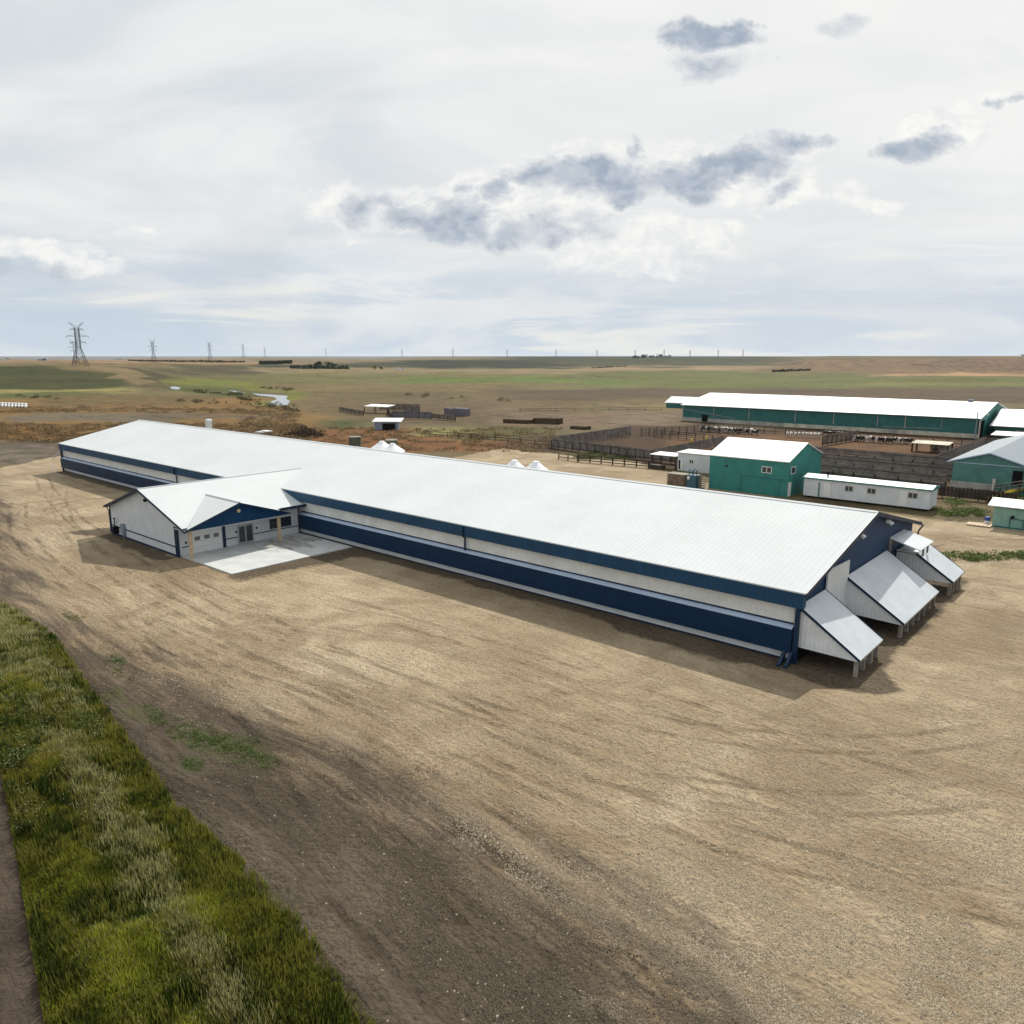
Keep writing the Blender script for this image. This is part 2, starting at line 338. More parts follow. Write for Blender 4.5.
darkc = t.mix(t.sm(patch, .54, .66, 0, .5), darkc, (0.132, 0.104, 0.077))
darkc = t.mix(t.sm(patch, .38, .50, .5, 0), darkc, (0.049, 0.036, 0.027))
dk = t.m('MULTIPLY', t.sm(t.m('ADD', sdd, t.m('ADD', t.m('MULTIPLY', t.m('SUBTRACT', streak, .5), 22), t.m('MULTIPLY', t.m('SUBTRACT', patch, .5), 14))), -3.4, 3.6), .93)
# a darker, coarser edge where the two soils meet
rim = t.m('MULTIPLY', t.sm(t.m('ABSOLUTE', t.m('SUBTRACT', sdd, 1.5)), .2, 3.0, 1, 0), t.sm(streak2, .42, .56))
grav = t.mix(dk, light, darkc)
grav = t.mix(t.m('MULTIPLY', rim, .45), grav, (.062, .046, .033))
grav = t.mix(t.m('MULTIPLY', ruts, .75), grav, t.mix(1, grav, (.50, .47, .44), 'MULTIPLY'))
big_ = t.noise(t.vm('MULTIPLY', gw, (.035, .085, 1)), 1.0, 5, .62, .6)
grav = t.mix(t.sm(big_, .40, .50, .32, 0), grav, t.mix(1, grav, (.62, .60, .57), 'MULTIPLY'))
# clods and stones
grav = t.mix(t.sm(grit, .36, .50, .55, 0), grav, t.mix(1, grav, (.46, .43, .40), 'MULTIPLY'))
grav = t.mix(t.sm(cl, .0, .30, .0, .35), grav, t.mix(1, grav, (.50, .47, .44), 'MULTIPLY'))
grav = t.mix(t.sm(grit2, .58, .70, 0, .45), grav, t.mix(1, grav, (1.55, 1.5, 1.45), 'MULTIPLY'))
peb = t.node('ShaderNodeTexVoronoi'); t.put(peb.inputs['Vector'], g); peb.inputs['Scale'].default_value = 1.7
grav = t.mix(t.m('MULTIPLY', t.sm(peb.outputs['Distance'], .05, .09, 1, 0), .6), grav, (.5, .45, .37))
# damp, churned soil beside the walls; shade painted under the lean-tos
damp_shade = A('damp_shade'); dm_shade = t.sm(t.m('ADD', damp_shade, t.m('MULTIPLY', t.m('SUBTRACT', e1, .5), 1.4)), .40, .75)
grav = t.mix(t.m('MULTIPLY', dm_shade, .8), grav, t.mix(t.sm(grit, .4, .6), (.030, .022, .015), (.078, .058, .040)))
# thin weeds in the yard
weed = A('weed'); wd = t.sm(t.m('ADD', weed, t.m('MULTIPLY', t.m('SUBTRACT', patch, .5), 2.6)), .55, .95)
wd = t.m('MULTIPLY', t.m('MULTIPLY', wd, t.sm(grit, .40, .54)), t.sm(weed, .1, .35))
grav = t.mix(t.m('MULTIPLY', wd, .7), grav, t.mix(t.noise(g, 1.2, 3), (.045, .06, .014), (.09, .10, .03)))
vs_ = t.mix(t.noise(g, .8, 5, .6), (.035, .036, .014), (.10, .085, .035))
roadc = t.mix(t.sm(t.noise(g, .6, 6, .65), .35, .65), (.052, .038, .028), (.088, .067, .050)); roadc = t.mix(t.sm(grit2, .55, .75, 0, .4), roadc, (.13, .105, .08))
# far fields: mottled
f1 = t.noise(g, .02, 6, .6); f2 = t.noise(g, .16, 6, .68); f3 = t.noise(g, .9, 5, .7)
ff = t.m('ADD', t.m('ADD', t.m('MULTIPLY', f1, .3), t.m('MULTIPLY', f2, .4)), t.m('MULTIPLY', f3, .3))
far = t.mix(t.sm(ff, .40, .5, .75, 0), farc, t.mix(1, farc, (.40, .38, .34), 'MULTIPLY'))
far = t.mix(t.sm(ff, .5, .61, 0, .7), far, t.mix(1, farc, (1.5, 1.42, 1.3), 'MULTIPLY'))
d2_ = A('sd_dirt2'); far = t.mix(t.sm(t.m('ADD', d2_, t.m('MULTIPLY', t.m('SUBTRACT', e1, .5), 8)), -1, 1), far, t.mix(t.sm(patch, .4, .6), (.085, .068, .05), (.16, .13, .10)))
edge = t.m('MULTIPLY', t.m('SUBTRACT', e1, .5), 5)
c = t.mix(t.sm(t.m('ADD', sdy, edge), -.6, .6), far, grav)
ev = t.m('MULTIPLY', t.m('SUBTRACT', t.noise(g, .9, 5, .65), .5), 2.2)
c = t.mix(t.sm(t.m('ADD', sdv, ev), -.35, .25), c, vs_)
c = t.mix(t.sm(t.m('ADD', sdr, t.m('MULTIPLY', ev, .15)), -.12, .08), c, roadc)
t.put(b.inputs['Base Color'], c); b.inputs['Roughness'].default_value = .95; b.inputs['Specular IOR Level'].default_value = .15
hgt = t.m('ADD', t.m('ADD', t.m('MULTIPLY', grit, 1.0), t.m('MULTIPLY', cl, -.35)), t.m('ADD', t.m('MULTIPLY', streak2, .9), t.m('ADD', t.m('MULTIPLY', patch, 1.6), t.m('MULTIPLY', ruts, -.35))))
bp = t.node('ShaderNodeBump'); bp.inputs['Strength'].default_value = .85; bp.inputs['Distance'].default_value = .30
t.put(bp.inputs['Height'], hgt); t.l.new(bp.outputs[0], b.inputs['Normal'])
M['ground'] = m

# ------------------------------------------------------------------ helpers for things
def tag(o, label=None, cat=None, group=None, kind=None):
    if label: o['label'] = label
    if cat: o['category'] = cat
    if group: o['group'] = group
    if kind: o['kind'] = kind
    return o
def thing(name, loc, label, cat, group=None):
    o = D.objects.new(name, None); col.objects.link(o); o.location = loc; o.empty_display_size = .5
    return tag(o, label, cat, group)
class MB:
    def __init__(s): s.v = []; s.f = []; s.mi = []; s.cur = 0
    def add(s, vs, fs):
        n = len(s.v); s.v += [tuple(map(float, p)) for p in vs]; s.f += [tuple(n + i for i in f) for f in fs]; s.mi += [s.cur] * len(fs); return s
    def box(s, x0, x1, y0, y1, z0, z1):
        return s.add([(x0, y0, z0), (x1, y0, z0), (x1, y1, z0), (x0, y1, z0), (x0, y0, z1), (x1, y0, z1), (x1, y1, z1), (x0, y1, z1)],
                     [(0, 3, 2, 1), (4, 5, 6, 7), (0, 1, 5, 4), (1, 2, 6, 5), (2, 3, 7, 6), (3, 0, 4, 7)])
    def slab(s, top, th):
        """polygon top face given ccw from above, extruded down"""
        n = len(top); vs = list(top) + [(x, y, z - th) for x, y, z in top]
        return s.add(vs, [tuple(range(n)), tuple(range(2 * n - 1, n - 1, -1))] + [(i, i + n, (i + 1) % n + n, (i + 1) % n) for i in range(n)])
    def extr(s, pts, d):
        n = len(pts); d = Vector(d); vs = [tuple(p) for p in pts] + [tuple(Vector(p) + d) for p in pts]
        return s.add(vs, [tuple(range(n - 1, -1, -1)), tuple(range(n, 2 * n))] + [(i, (i + 1) % n, (i + 1) % n + n, i + n) for i in range(n)])
    def tube(s, a, b, r, r2=None, n=6):
        a = Vector(a); b = Vector(b); r2 = r if r2 is None else r2; d = (b - a).normalized()
        x = d.orthogonal().normalized(); y = d.cross(x); vs = []
        for p, q in ((a, r), (b, r2)):
            for i in range(n):
                th = 2 * math.pi * i / n; vs.append(p + (x * math.cos(th) + y * math.sin(th)) * q)
        return s.add(vs, [tuple(range(n - 1, -1, -1)), tuple(range(n, 2 * n))] + [(i, (i + 1) % n, (i + 1) % n + n, i + n) for i in range(n)])
    def lathe(s, prof, c, n=20):
        vs = []; fs = []
        for r, z in prof:
            for i in range(n): th = 2 * math.pi * i / n; vs.append((c[0] + r * math.cos(th), c[1] + r * math.sin(th), c[2] + z))
        for k in range(len(prof) - 1):
            for i in range(n): fs.append((k * n + i, k * n + (i + 1) % n, (k + 1) * n + (i + 1) % n, (k + 1) * n + i))
        fs.append(tuple(range(n - 1, -1, -1))); fs.append(tuple(range((len(prof) - 1) * n, len(prof) * n)))
        return s.add(vs, fs)
    def build(s, name, m, parent=None, smooth=False):
        me = D.meshes.new(name); off = Vector((0, 0, 0))
        if parent is not None:
            q = parent
            while q is not None: off += q.location; q = q.parent
        else:
            A_ = np.array(s.v); off = Vector(((A_[:, 0].min() + A_[:, 0].max()) / 2, (A_[:, 1].min() + A_[:, 1].max()) / 2, A_[:, 2].min()))
        me.from_pydata([(x - off.x, y - off.y, z - off.z) for x, y, z in s.v], [], s.f)
        for mm in (m if isinstance(m, list) else [m]): me.materials.append(M[mm] if isinstance(mm, str) else mm)
        me.polygons.foreach_set('material_index', s.mi)
        bm = bmesh.new(); bm.from_mesh(me); bmesh.ops.recalc_face_normals(bm, faces=bm.faces); bm.to_mesh(me); bm.free()
        if smooth: me.polygons.foreach_set('use_smooth', [True] * len(me.polygons))
        me.update()
        o = D.objects.new(name, me); col.objects.link(o)
        if parent is not None: o.parent = parent
        else: o.location = off
        return o
def copy_tree(o, parent=None):
    c = o.copy(); col.objects.link(c)
    if parent is not None: c.parent = parent
    for ch in [k for k in D.objects if k.parent == o]: copy_tree(ch, c)
    return c
ORD = ['first', 'second', 'third', 'fourth', 'fifth', 'sixth', 'seventh', 'eighth', 'ninth', 'tenth', 'eleventh', 'twelfth', 'thirteenth', 'fourteenth', 'fifteenth', 'sixteenth', 'seventeenth', 'eighteenth']
def bx(name, m, parent, *a): return MB().box(*a).build(name, m, parent)

# ------------------------------------------------------------------ ground
def make_ground():
    na, nr = 620, 560
    ang = np.concatenate([np.linspace(-50, 50, na), np.linspace(50, 310, 90)[1:-1]])
    ang = np.radians(ang); n = len(ang)
    rr = np.concatenate([[6.0], 10 * (14000 / 10) ** (np.linspace(0, 1, nr))])
    Rm, Am = np.meshgrid(rr, ang, indexing='ij')
    X = np.sin(Am) * Rm; Y = np.cos(Am) * Rm
    U, V = world_uv(X, Y); U = U.ravel(); V = V.ravel()
    Z = terrain(U, V)
    Ri = len(rr)
    # sdfs
    at = {}
    at['sd_yard'] = poly_sd(U, V, YARD); at['sd_verge'] = poly_sd(U, V, VERGE); at['sd_road'] = poly_sd(U, V, ROAD); at['sd_dark'] = poly_sd(U, V, DARK); at['sd_dirt2'] = poly_sd(U, V, DIRT2)
    # a shallow ditch under the verge, low windrow beside it
    Z = Z + .35 * sstep(at['sd_verge'], -1.5, 3) * (fbm(U / 4, V / 4, 3) - .25) * 1.6
    berm = np.exp(-((at['sd_verge'] + 1.2) / .9) ** 2) * fbm(U / 3, V / 3, 3) * .45; Z = Z + berm
    near = (1 - sstep(np.hypot(U, V), 60, 110)); inyard = sstep(at['sd_yard'], 0, 3) * (1 - sstep(at['sd_verge'], -2, 0)) * (1 - sstep(at['sd_road'], -2, 0)) * near
    Z = Z + inyard * (fbm(U / 9, V / 1.6, 4) - .5) * .16 * sstep(46 - V, 0, 6)
    # damp strips along the near wall and slab, painted shade under the lean-tos
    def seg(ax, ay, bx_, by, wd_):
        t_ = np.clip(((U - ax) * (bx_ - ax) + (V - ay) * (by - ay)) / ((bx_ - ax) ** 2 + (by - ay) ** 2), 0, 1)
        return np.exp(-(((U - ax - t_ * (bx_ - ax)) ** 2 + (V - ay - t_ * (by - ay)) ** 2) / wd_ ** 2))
    dmp_shade = seg(-66, 50, -19, 50, 1.3) + seg(-154, 50, -98, 50, 1.5) + seg(-18, 51, -13, 50.6, 1.9) + seg(-15, 50, -15, 80, 2.2) + .95 * seg(-67, 36.5, -66, 49, 2.4) + .9 * seg(-97, 35, -79, 34.4, 1.6) + .8 * seg(-99, 33, -96, 38, 2) + .8 * seg(-30, 49, -22, 49, 2.2) + seg(-16.5, 52, -16.5, 54.5, 2.4) + seg(-16.5, 61, -16.5, 70, 2.5) + seg(-16.5, 75, -16.5, 78, 2.3)
    at['damp_shade'] = np.clip(dmp_shade, 0, 1)
    wdm = np.zeros_like(U)
    for (x, y, r) in [(118, 662, .9), (112, 680, 1.0), (112, 697, 1.0), (185, 733, 1.3), (150, 715, 1.5), (215, 742, 1.2), (243, 752, 1.2), (262, 762, 1), (190, 768, .8), (20, 612, 1), (225, 885, 1.2), (250, 910, 1.2)]:
        q = ground_at(x, y); wdm += np.exp(-(((U - q[0]) / (r * 1.5)) ** 2 + ((V - q[1]) / r) ** 2))
    at['weed'] = np.clip(wdm, 0, 1)
    # colours of the land beyond the yard; far haze and slope shade painted in
    px, py = project(U, V, Z); xc, yc = cam_xy(U, V); depth = np.maximum(yc, 1)
    wx = px + (fbm(U / 90, V / 90, 4) - .5) * 90; wy = py + (fbm(U / 60 + 9, V / 60, 4) - .5) * np.clip(9000 / depth, 0, 40) * .55 + (fbm(U / 300 + 9, V / 300, 3) - .5) * 4
    def lin(c): c = np.array(c, float) / 255; return np.where(c <= .04045, c / 12.92, ((c + .055) / 1.055) ** 2.4) / 1.72
    Cc = np.tile(lin((128, 116, 84)), (len(U), 1))
    def P(x0, x1, y0, y1, c, a=1., fx=25., fy=1.5):
        nonlocal Cc
        mk = sstep(wx, x0 - fx, x0 + fx) * (1 - sstep(wx, x1 - fx, x1 + fx)) * sstep(wy, y0 - fy, y0 + fy) * (1 - sstep(wy, y1 - fy, y1 + fy)) * a
        mk = (mk * (yc > 50))[:, None]; Cc = Cc * (1 - mk) + lin(c) * mk
    W = (-900, 1900)
    P(*W, 340, 362, (122, 116, 96)); P(-900, 270, 352, 364, (158, 132, 104)); P(-900, 420, 340, 359.2, (150, 156, 160), .9, 30, .4); P(240, 540, 358, 364, (140, 126, 100)); P(500, 800, 345, 367, (58, 64, 44)); P(380, 560, 360, 368, (60, 66, 44)); P(250, 400, 363, 368, (68, 74, 50)); P(560, 780, 361, 365, (96, 90, 62), .6)  # bluish grey left strip is distance haze painted into the land
    P(-900, 150, 366, 389, (76, 80, 42)); P(-900, 120, 374, 378, (108, 102, 62), .6); P(120, 260, 364, 368, (70, 72, 46), .7); P(60, 250, 363, 372, (138, 120, 84)); P(120, 270, 372, 388, (112, 104, 70)); P(150, 420, 369, 372, (78, 78, 50), .8, 20, .8); P(250, 560, 375, 376.5, (156, 138, 96), .5, 20, .6); P(-900, 60, 381, 384, (118, 112, 66), .5); P(180, 330, 388, 391, (84, 90, 48), .7, 20, .8); P(300, 560, 388.5, 391, (96, 92, 60), .6, 30, .8); P(150, 250, 366, 374, (96, 90, 62), .7)
    P(-900, 140, 388, 393, (168, 158, 98), .9, 25, 1); P(-900, 100, 392, 398, (98, 106, 52), .8, 25, 1); P(190, 330, 380, 394, (118, 122, 62), .8)
    P(-900, 300, 397, 409, (150, 118, 72)); P(40, 230, 396, 405, (122, 106, 68), .8)
    P(-900, 340, 408, 446, (146, 116, 70)); P(-900, 300, 410, 413, (104, 84, 52), .7, 20, 1); P(-900, 260, 427, 430, (108, 80, 46), .6, 20, 1); P(15, 170, 417, 424, (128, 118, 100), .9, 10, 1.2); P(140, 300, 414, 420, (120, 108, 90), .7, 20, 1); P(-900, 60, 430, 445, (152, 112, 58)); P(-300, 60, 445, 466, (112, 102, 86), 1, 12)
    P(240, 560, 368, 373, (158, 140, 104), .8); P(250, 540, 373, 380, (122, 118, 74)); P(380, 700, 377, 387, (110, 124, 58)); P(540, 1900, 366, 371, (160, 140, 106)); P(560, 1900, 371, 380, (112, 112, 66)); P(640, 1900, 377, 392, (112, 116, 60)); P(860, 1900, 384, 388, (136, 132, 76), .7)
    P(770, 1900, 340, 372, (132, 108, 80));
    for k in range(26): x_ = 800 + k * 15 + 3 * math.sin(k * 5.); P(x_, x_ + 5, 352, 366 + (k % 3), (92, 84, 58) if k % 2 else (158, 132, 98), .6, 4, 2)
    P(770, 1000, 352, 360, (104, 100, 70), .6); P(870, 1900, 372.5, 375.5, (190, 152, 112), 1, 25, .7)
    P(250, 560, 384, 400, (130, 116, 78)); P(500, 1900, 389, 401, (104, 88, 66)); P(320, 540, 392, 400, (112, 98, 70), .6)
    P(330, 680, 400, 412, (124, 108, 76)); P(590, 700, 403, 408, (160, 145, 98), .6); P(460, 700, 410, 426, (136, 116, 92)); P(350, 500, 407, 424, (116, 100, 74))
    P(335, 375, 421, 427, (84, 92, 46)); P(300, 540, 427, 448, (140, 98, 58)); P(430, 505, 426, 437, (158, 158, 102), .8, 12); P(480, 570, 424, 438, (104, 100, 54), .9); P(520, 600, 436, 446, (104, 76, 50), .8, 12)
    P(575, 700, 449, 462, (98, 98, 48), .9, 12); P(430, 720, 452, 470, (128, 108, 78), .4)
    P(556, 720, 432, 452, (92, 70, 50), 1, 12); P(640, 1000, 424, 472, (88, 66, 46), 1, 12); P(700, 960, 436, 452, (128, 94, 62), .8, 12); P(735, 850, 425, 431, (165, 150, 122), .7, 10, 1); P(630, 680, 418, 424, (150, 132, 108), .6, 10)
    P(815, 1100, 465, 512, (84, 72, 54), 1, 14); P(700, 1000, 492, 516, (140, 122, 92), .6)
    def Q(pts, c, f=6., a=1.):
        nonlocal Cc
        sd_ = poly_sd(wx, wy * 4, [(x_, y_ * 4) for x_, y_ in pts]); mk = (sstep(sd_, -f * .5, f * .5) * a * (yc > 50))[:, None]; Cc = Cc * (1 - mk) + lin(c) * mk
    Q([(-200, 366), (70, 368), (110, 374), (125, 384), (60, 388), (-200, 389)], (74, 78, 40), 14, .8); Q([(90, 366), (140, 366), (170, 372), (165, 380), (140, 384), (110, 372)], (150, 130, 94), 10, .8)
    Q([(120, 365), (155, 369), (172, 378), (160, 380), (140, 372)], (82, 76, 52), 6, .9); Q([(170, 364), (250, 366), (262, 372), (215, 376), (185, 372)], (86, 80, 54), 10, .85); Q([(20, 360.5), (260, 360.5), (300, 364), (120, 364)], (170, 142, 110), 6, .7)  # dark banks carry slope shading in the colour
    Q([(165, 379), (230, 380), (262, 386), (300, 392), (310, 400), (290, 404), (284, 394), (240, 387), (170, 384)], (128, 132, 60), 8, .9); Q([(180, 386), (250, 390), (268, 398), (262, 402), (200, 394)], (92, 98, 50), 8, .8)
    Q([(395, 362), (470, 361), (560, 362), (600, 366), (540, 368), (420, 367)], (50, 56, 38), 8, .9); Q([(560, 358), (790, 357), (790, 364), (690, 367), (600, 366)], (74, 78, 52), 8, .7)
    Q([(880, 372), (945, 366), (960, 357), (1100, 356), (1500, 372)], (140, 112, 84), 6, .9)
    for k in range(16): Q([(950 + k * 13, 358), (955 + k * 13, 358), (930 + k * 13, 371), (922 + k * 13, 371)], (96, 76, 56), 3, .7)
    at_c = np.concatenate([Cc, np.ones((len(U), 1))], 1)
    # mesh
    idx = np.arange(Ri * n).reshape(Ri, n); a = idx[:-1, :]; b_ = np.roll(idx, -1, 1)[:-1, :]; c_ = np.roll(idx, -1, 1)[1:, :]; d_ = idx[1:, :]
    quads = np.stack([a, b_, c_, d_], -1).reshape(-1, 4)[:, ::-1]
    co = np.stack([U, V, Z], 1)
    me = D.meshes.new('ground'); me.vertices.add(len(co)); me.vertices.foreach_set('co', co.ravel())
    nf = len(quads); cap = idx[0][::-1]
    # orientation check
    me.loops.add(nf * 4); me.loops.foreach_set('vertex_index', quads.ravel().astype(np.int32))
    me.polygons.add(nf); me.polygons.foreach_set('loop_start', np.arange(0, nf * 4, 4, dtype=np.int32)); me.polygons.foreach_set('loop_total', np.full(nf, 4, np.int32))
    me.update(calc_edges=True)
    if me.polygons[0].normal.z < 0: me.flip_normals()
    me.polygons.foreach_set('use_smooth', np.ones(nf, bool))
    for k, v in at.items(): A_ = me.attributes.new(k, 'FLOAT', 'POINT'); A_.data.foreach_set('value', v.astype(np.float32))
    A_ = me.attributes.new('FarCol', 'FLOAT_COLOR', 'POINT'); A_.data.foreach_set('color', at_c.astype(np.float32).ravel())
    me.materials.append(M['ground']); o = D.objects.new('ground', me); col.objects.link(o); o['kind'] = 'structure'
    # plug the ring under the camera
    bmx = MB(); k = 40; bmx.add([(6.3 * math.cos(2 * math.pi * i / k), 6.3 * math.sin(2 * math.pi * i / k), -.02) for i in range(k)], [tuple(range(k))])
    p = bmx.build('road', 'ground'); p['kind'] = 'structure'
make_ground()

# river (two reaches)
def water(pts, z):
    mb = MB(); q = [tuple(ground_at(*p, z)) for p in pts]; q = [(a, b_, tz(a, b_) + .15) for a, b_ in q]; mb.add(q, [tuple(range(len(q)))])
    o = mb.build('river', 'water'); o['kind'] = 'structure'
water([(252, 393.2), (262, 394.2), (270, 394.5), (288, 396), (286, 399), (290, 401), (287, 405.5), (268, 405), (271, 401.5), (277, 399.5), (274, 397.2), (258, 395.4)], .12)
water([(170, 389.4), (176, 389.1), (181, 389.6), (179, 390.9), (172, 390.8)], 0)
water([(228, 390), (238, 391), (246, 392.6), (236, 392)], .3)

# ------------------------------------------------------------------ the big barn
RS = (8.55 - 5.2) / 15.05
barn = thing('dairy_barn', (-86.8, 65.35, 0), 'long white-roofed dairy barn with dark blue bands and a gabled office wing', 'barn')
U0, U1 = -155.0, -18.1
def rz(v): return 5.2 + RS * (15.05 - abs(v - 65.35))
MB().box(U0, U1, 50.75, 51.15, .02, 5.0).build('wall', 'white_wall', barn); MB().box(U0, U1, 79.55, 79.7, .02, 5.0).build('wall', 'white_wall', barn)
for uu in (U1 - .15, U0):
    MB().extr([(uu, 51.15, .02), (uu, 79.55, .02), (uu, 79.55, rz(79.55) - .2), (uu, 65.35, 8.3), (uu, 51.15, rz(51.15) - .2)], (.15, 0, 0)).build('gable_wall', 'blue_y', barn)
rf = MB()
for s in (-1, 1):
    e = 65.35 + s * 15.05
    q = [(-155.6, e, 5.2), (-17.5, e, 5.2), (-17.5, 65.35, 8.55), (-155.6, 65.35, 8.55)]
    rf.slab(q if s < 0 else q[::-1], .09)
    k = -155.3
    while k < -17.6:
        a = [(k, e, 5.2), (k + .05, e, 5.2), (k + .05, 65.35, 8.55), (k, 65.35, 8.55)]
        rf.slab([(x, y, z + .008) for x, y, z in (a if s < 0 else a[::-1])], .007); k += .45
roof = rf.build('roof', 'roof_white', barn)
cap = MB()
for s in (-1, 1):
    q = [(-155.6, 65.35 + s * .3, 8.55 - .3 * RS + .05), (-17.48, 65.35 + s * .3, 8.55 - .3 * RS + .05), (-17.48, 65.35, 8.62), (-155.6, 65.35, 8.62)]
    cap.slab(q if s < 0 else q[::-1], .02)
cap.build('ridge_cap', 'roof_white', roof)
for s in (-1, 1):
    for uu in (-17.5, -155.66):
        e = 65.35 + s * 15.05
        MB().extr([(uu, e, 5.22), (uu, 65.35, 8.57), (uu, 65.35, 8.22), (uu, e, 4.9)], (.06, 0, 0)).build('rake_trim', 'blue_trim', barn)
# soffit under the rakes
MB().extr([(-18.1, 50.4, 5.08), (-18.1, 65.35, 8.4), (-18.1, 80.3, 5.08), (-18.1, 80.3, 5.0), (-18.1, 65.35, 8.3), (-18.1, 50.4, 5.0)], (.58, 0, 0)).build('soffit', 'blue_trim', barn)
# top hood
MB().extr([(-155.5, 50.3, 5.1), (-155.5, 50.3, 4.05), (-155.5, 50.42, 4.0), (-155.5, 50.75, 4.15), (-155.5, 50.75, 5.1)], (137.9, 0, 0)).build('eave_hood', 'blue_top', barn)
for a, b in ((-155.3, -95.62), (-78.0, -18.25)):
    bo = MB().extr([(a, 50.27, .72), (a, 50.27, 2.46), (a, 50.75, 2.62), (a, 50.75, .66)], (b - a, 0, 0)).build('curtain_box', 'blue', barn)
    MB().extr([(a, 50.24, 2.47), (a, 50.24, 2.51), (a, 50.73, 2.67), (a, 50.73, 2.63)], (b - a, 0, 0)).build('flashing', 'flash', bo)
    MB().box(a + .05, b - .05, 50.68, 50.74, 2.70, 2.80).build('curtain_trim', 'blue_trim', barn)
    MB().box(a + .2, b - .1, 50.70, 50.75, 2.82, 4.14).build('curtain', 'cream', barn)
MB().box(U0 - .02, U1 + .02, 50.71, 50.75, .0, .12).build('base_trim', 'blue_trim', barn)
for uu in (-50.2, -109.5):
    MB().tube((uu, 50.22, 5.0), (uu, 50.22, 4.1), .09).tube((uu, 50.22, 4.1), (uu, 50.5, 3.9), .08).tube((uu, 50.5, 3.9), (uu, 50.5, 2.66), .09).build('downspout', 'blue_trim', barn)
for (a, b) in ((-18.12, 50.3), (-154.95, 50.3), (-18.2, 79.85)):
    MB().box(a, a + .28, b, b + .28, 0, 4.0).build('corner_post', 'blue_trim', barn)
for uu in (-18.25, -18.75):
    MB().extr([(uu, 50.4, .85), (uu, 50.15, .85), (uu, 49.35, .1), (uu, 49.1, .1), (uu, 49.1, 0), (uu, 49.8, 0)], (.2, 0, 0)).build('brace', 'blue_trim', barn)
MB().box(-18.8, -18.6, 50.2, 50.4, 0, .75).build('corner_post', 'blue_trim', barn)
MB().extr([(-155.1, 50.3, 3.6), (-155.25, 48.9, 2.2), (-155.25, 48.9, .02), (-155.15, 48.75, .02), (-155.1, 48.75, 2.25), (-155.0, 50.15, 3.75)], (.12, 0, 0)).build('brace', 'trim_white', barn)
# sliding door panel on the gable
MB().extr([(-18.0, 55.7, 1.3), (-18.0, 60.5, 1.1), (-18.0, 60.5, 5.42), (-18.0, 55.7, 5.62)], (.12, 0, 0)).build('sliding_door', 'wing_wall_y', barn)
for v_ in (62.0, 69.7):
    zz = rz(v_) - .75
    MB().box(-17.95, -17.7, v_, v_ + .45, zz, zz + .3).tube((-17.7, v_ + .2, zz + .1), (-17.45, v_ + .2, zz - .1), .16, .2).build('floodlight', 'trim_white', barn)
MB().tube((-17.3, 80.3, 5.0), (-17.6, 79.9, 4.4), .08).tube((-17.6, 79.9, 4.4), (-17.75, 79.9, .3), .08).build('downspout', 'blue_trim', barn)
MB().box(-17.95, -17.7, 77.2, 77.6, 4.5, 4.8).build('floodlight', 'trim_white', barn)

# lean-tos on the gable end
def lean_to(v0, v1, u_top, z_top, u_out, z_out, wall_u, zb, legs, closed=True):
    o = None
    for vv in (v0 + .1, v1 - .22):
        sk = MB().extr([(u_top, vv, z_top - .14), (u_out, vv, z_out - .06), (u_out, vv, z_out - .2), (wall_u, vv, zb), (wall_u, vv, (z_top - .14) if wall_u >= u_top - .01 else z_top - .2)], (0, .12, 0))
        if o is None: o = sk.build('lean_to', 'white_wall', barn)
        else: sk.build('side_wall', 'white_wall', o)
    th = MB().slab([(u_top - .02, v0, z_top), (u_out + .15, v0, z_out - .02), (u_out + .15, v1, z_out - .02), (u_top - .02, v1, z_top)], .06)
    th.build('roof', 'galv', o)
    for vv in (v0 - .04, v1):
        MB().extr([(u_top, vv, z_top + .03), (u_out + .17, vv, z_out + .01), (u_out + .17, vv, z_out - .18), (u_top, vv, z_top - .2)], (0, .04, 0)).build('edge_trim', 'blue_trim', o)
    MB().box(u_out - .02, u_out + .1, v0 + .05, v1 - .05, z_out - .26, z_out - .08).build('beam', 'wood_leg', o)
    for k in range(legs):
        vv = v0 + .35 + (v1 - v0 - .7) * k / (legs - 1)
        MB().box(u_out - .28, u_out - .02, vv - .13, vv + .13, 0, z_out - .15).build('leg', 'wood_leg', o)
    MB().box(wall_u + .02, wall_u + .12, v0 + .2, v1 - .2, .1, zb).build('opening', 'dark', o)
    return o
lean_to(50.6, 55.7, -17.98, 4.15, -13.9, 1.32, -17.98, 1.15, 4)
lean_to(60.35, 71.1, -17.98, 4.12, -13.7, 1.25, -17.98, 1.15, 7)
l3 = lean_to(74.3, 78.9, -16.35, 3.55, -13.3, 1.42, -17.98, 1.2, 4)
can = MB().slab([(-17.98, 71.5, 5.2), (-15.4, 71.5, 4.45), (-15.4, 76.1, 4.45), (-17.98, 76.1, 5.2)], .08).build('canopy', 'galv', barn)
for a, b_, z0_, z1_ in ((-17.95, 71.5, 2.9, 5.1), (-17.95, 75.9, 2.9, 5.1), (-15.9, 74.35, 3.3, 4.5), (-15.9, 75.9, 3.3, 4.5)): MB().box(a, a + .15, b_, b_ + .15, z0_, z1_).build('post', 'wood_leg', can)
MB().box(-17.95, -16.3, 74.15, 74.3, 3.5, 3.62).build('beam', 'trim_white', can)
MB().slab([(-17.9, 74.3, 3.55), (-16.3, 74.3, 3.55), (-16.3, 78.9, 3.55), (-17.9, 78.9, 3.55)], .05).build('ledge', 'galv', can)

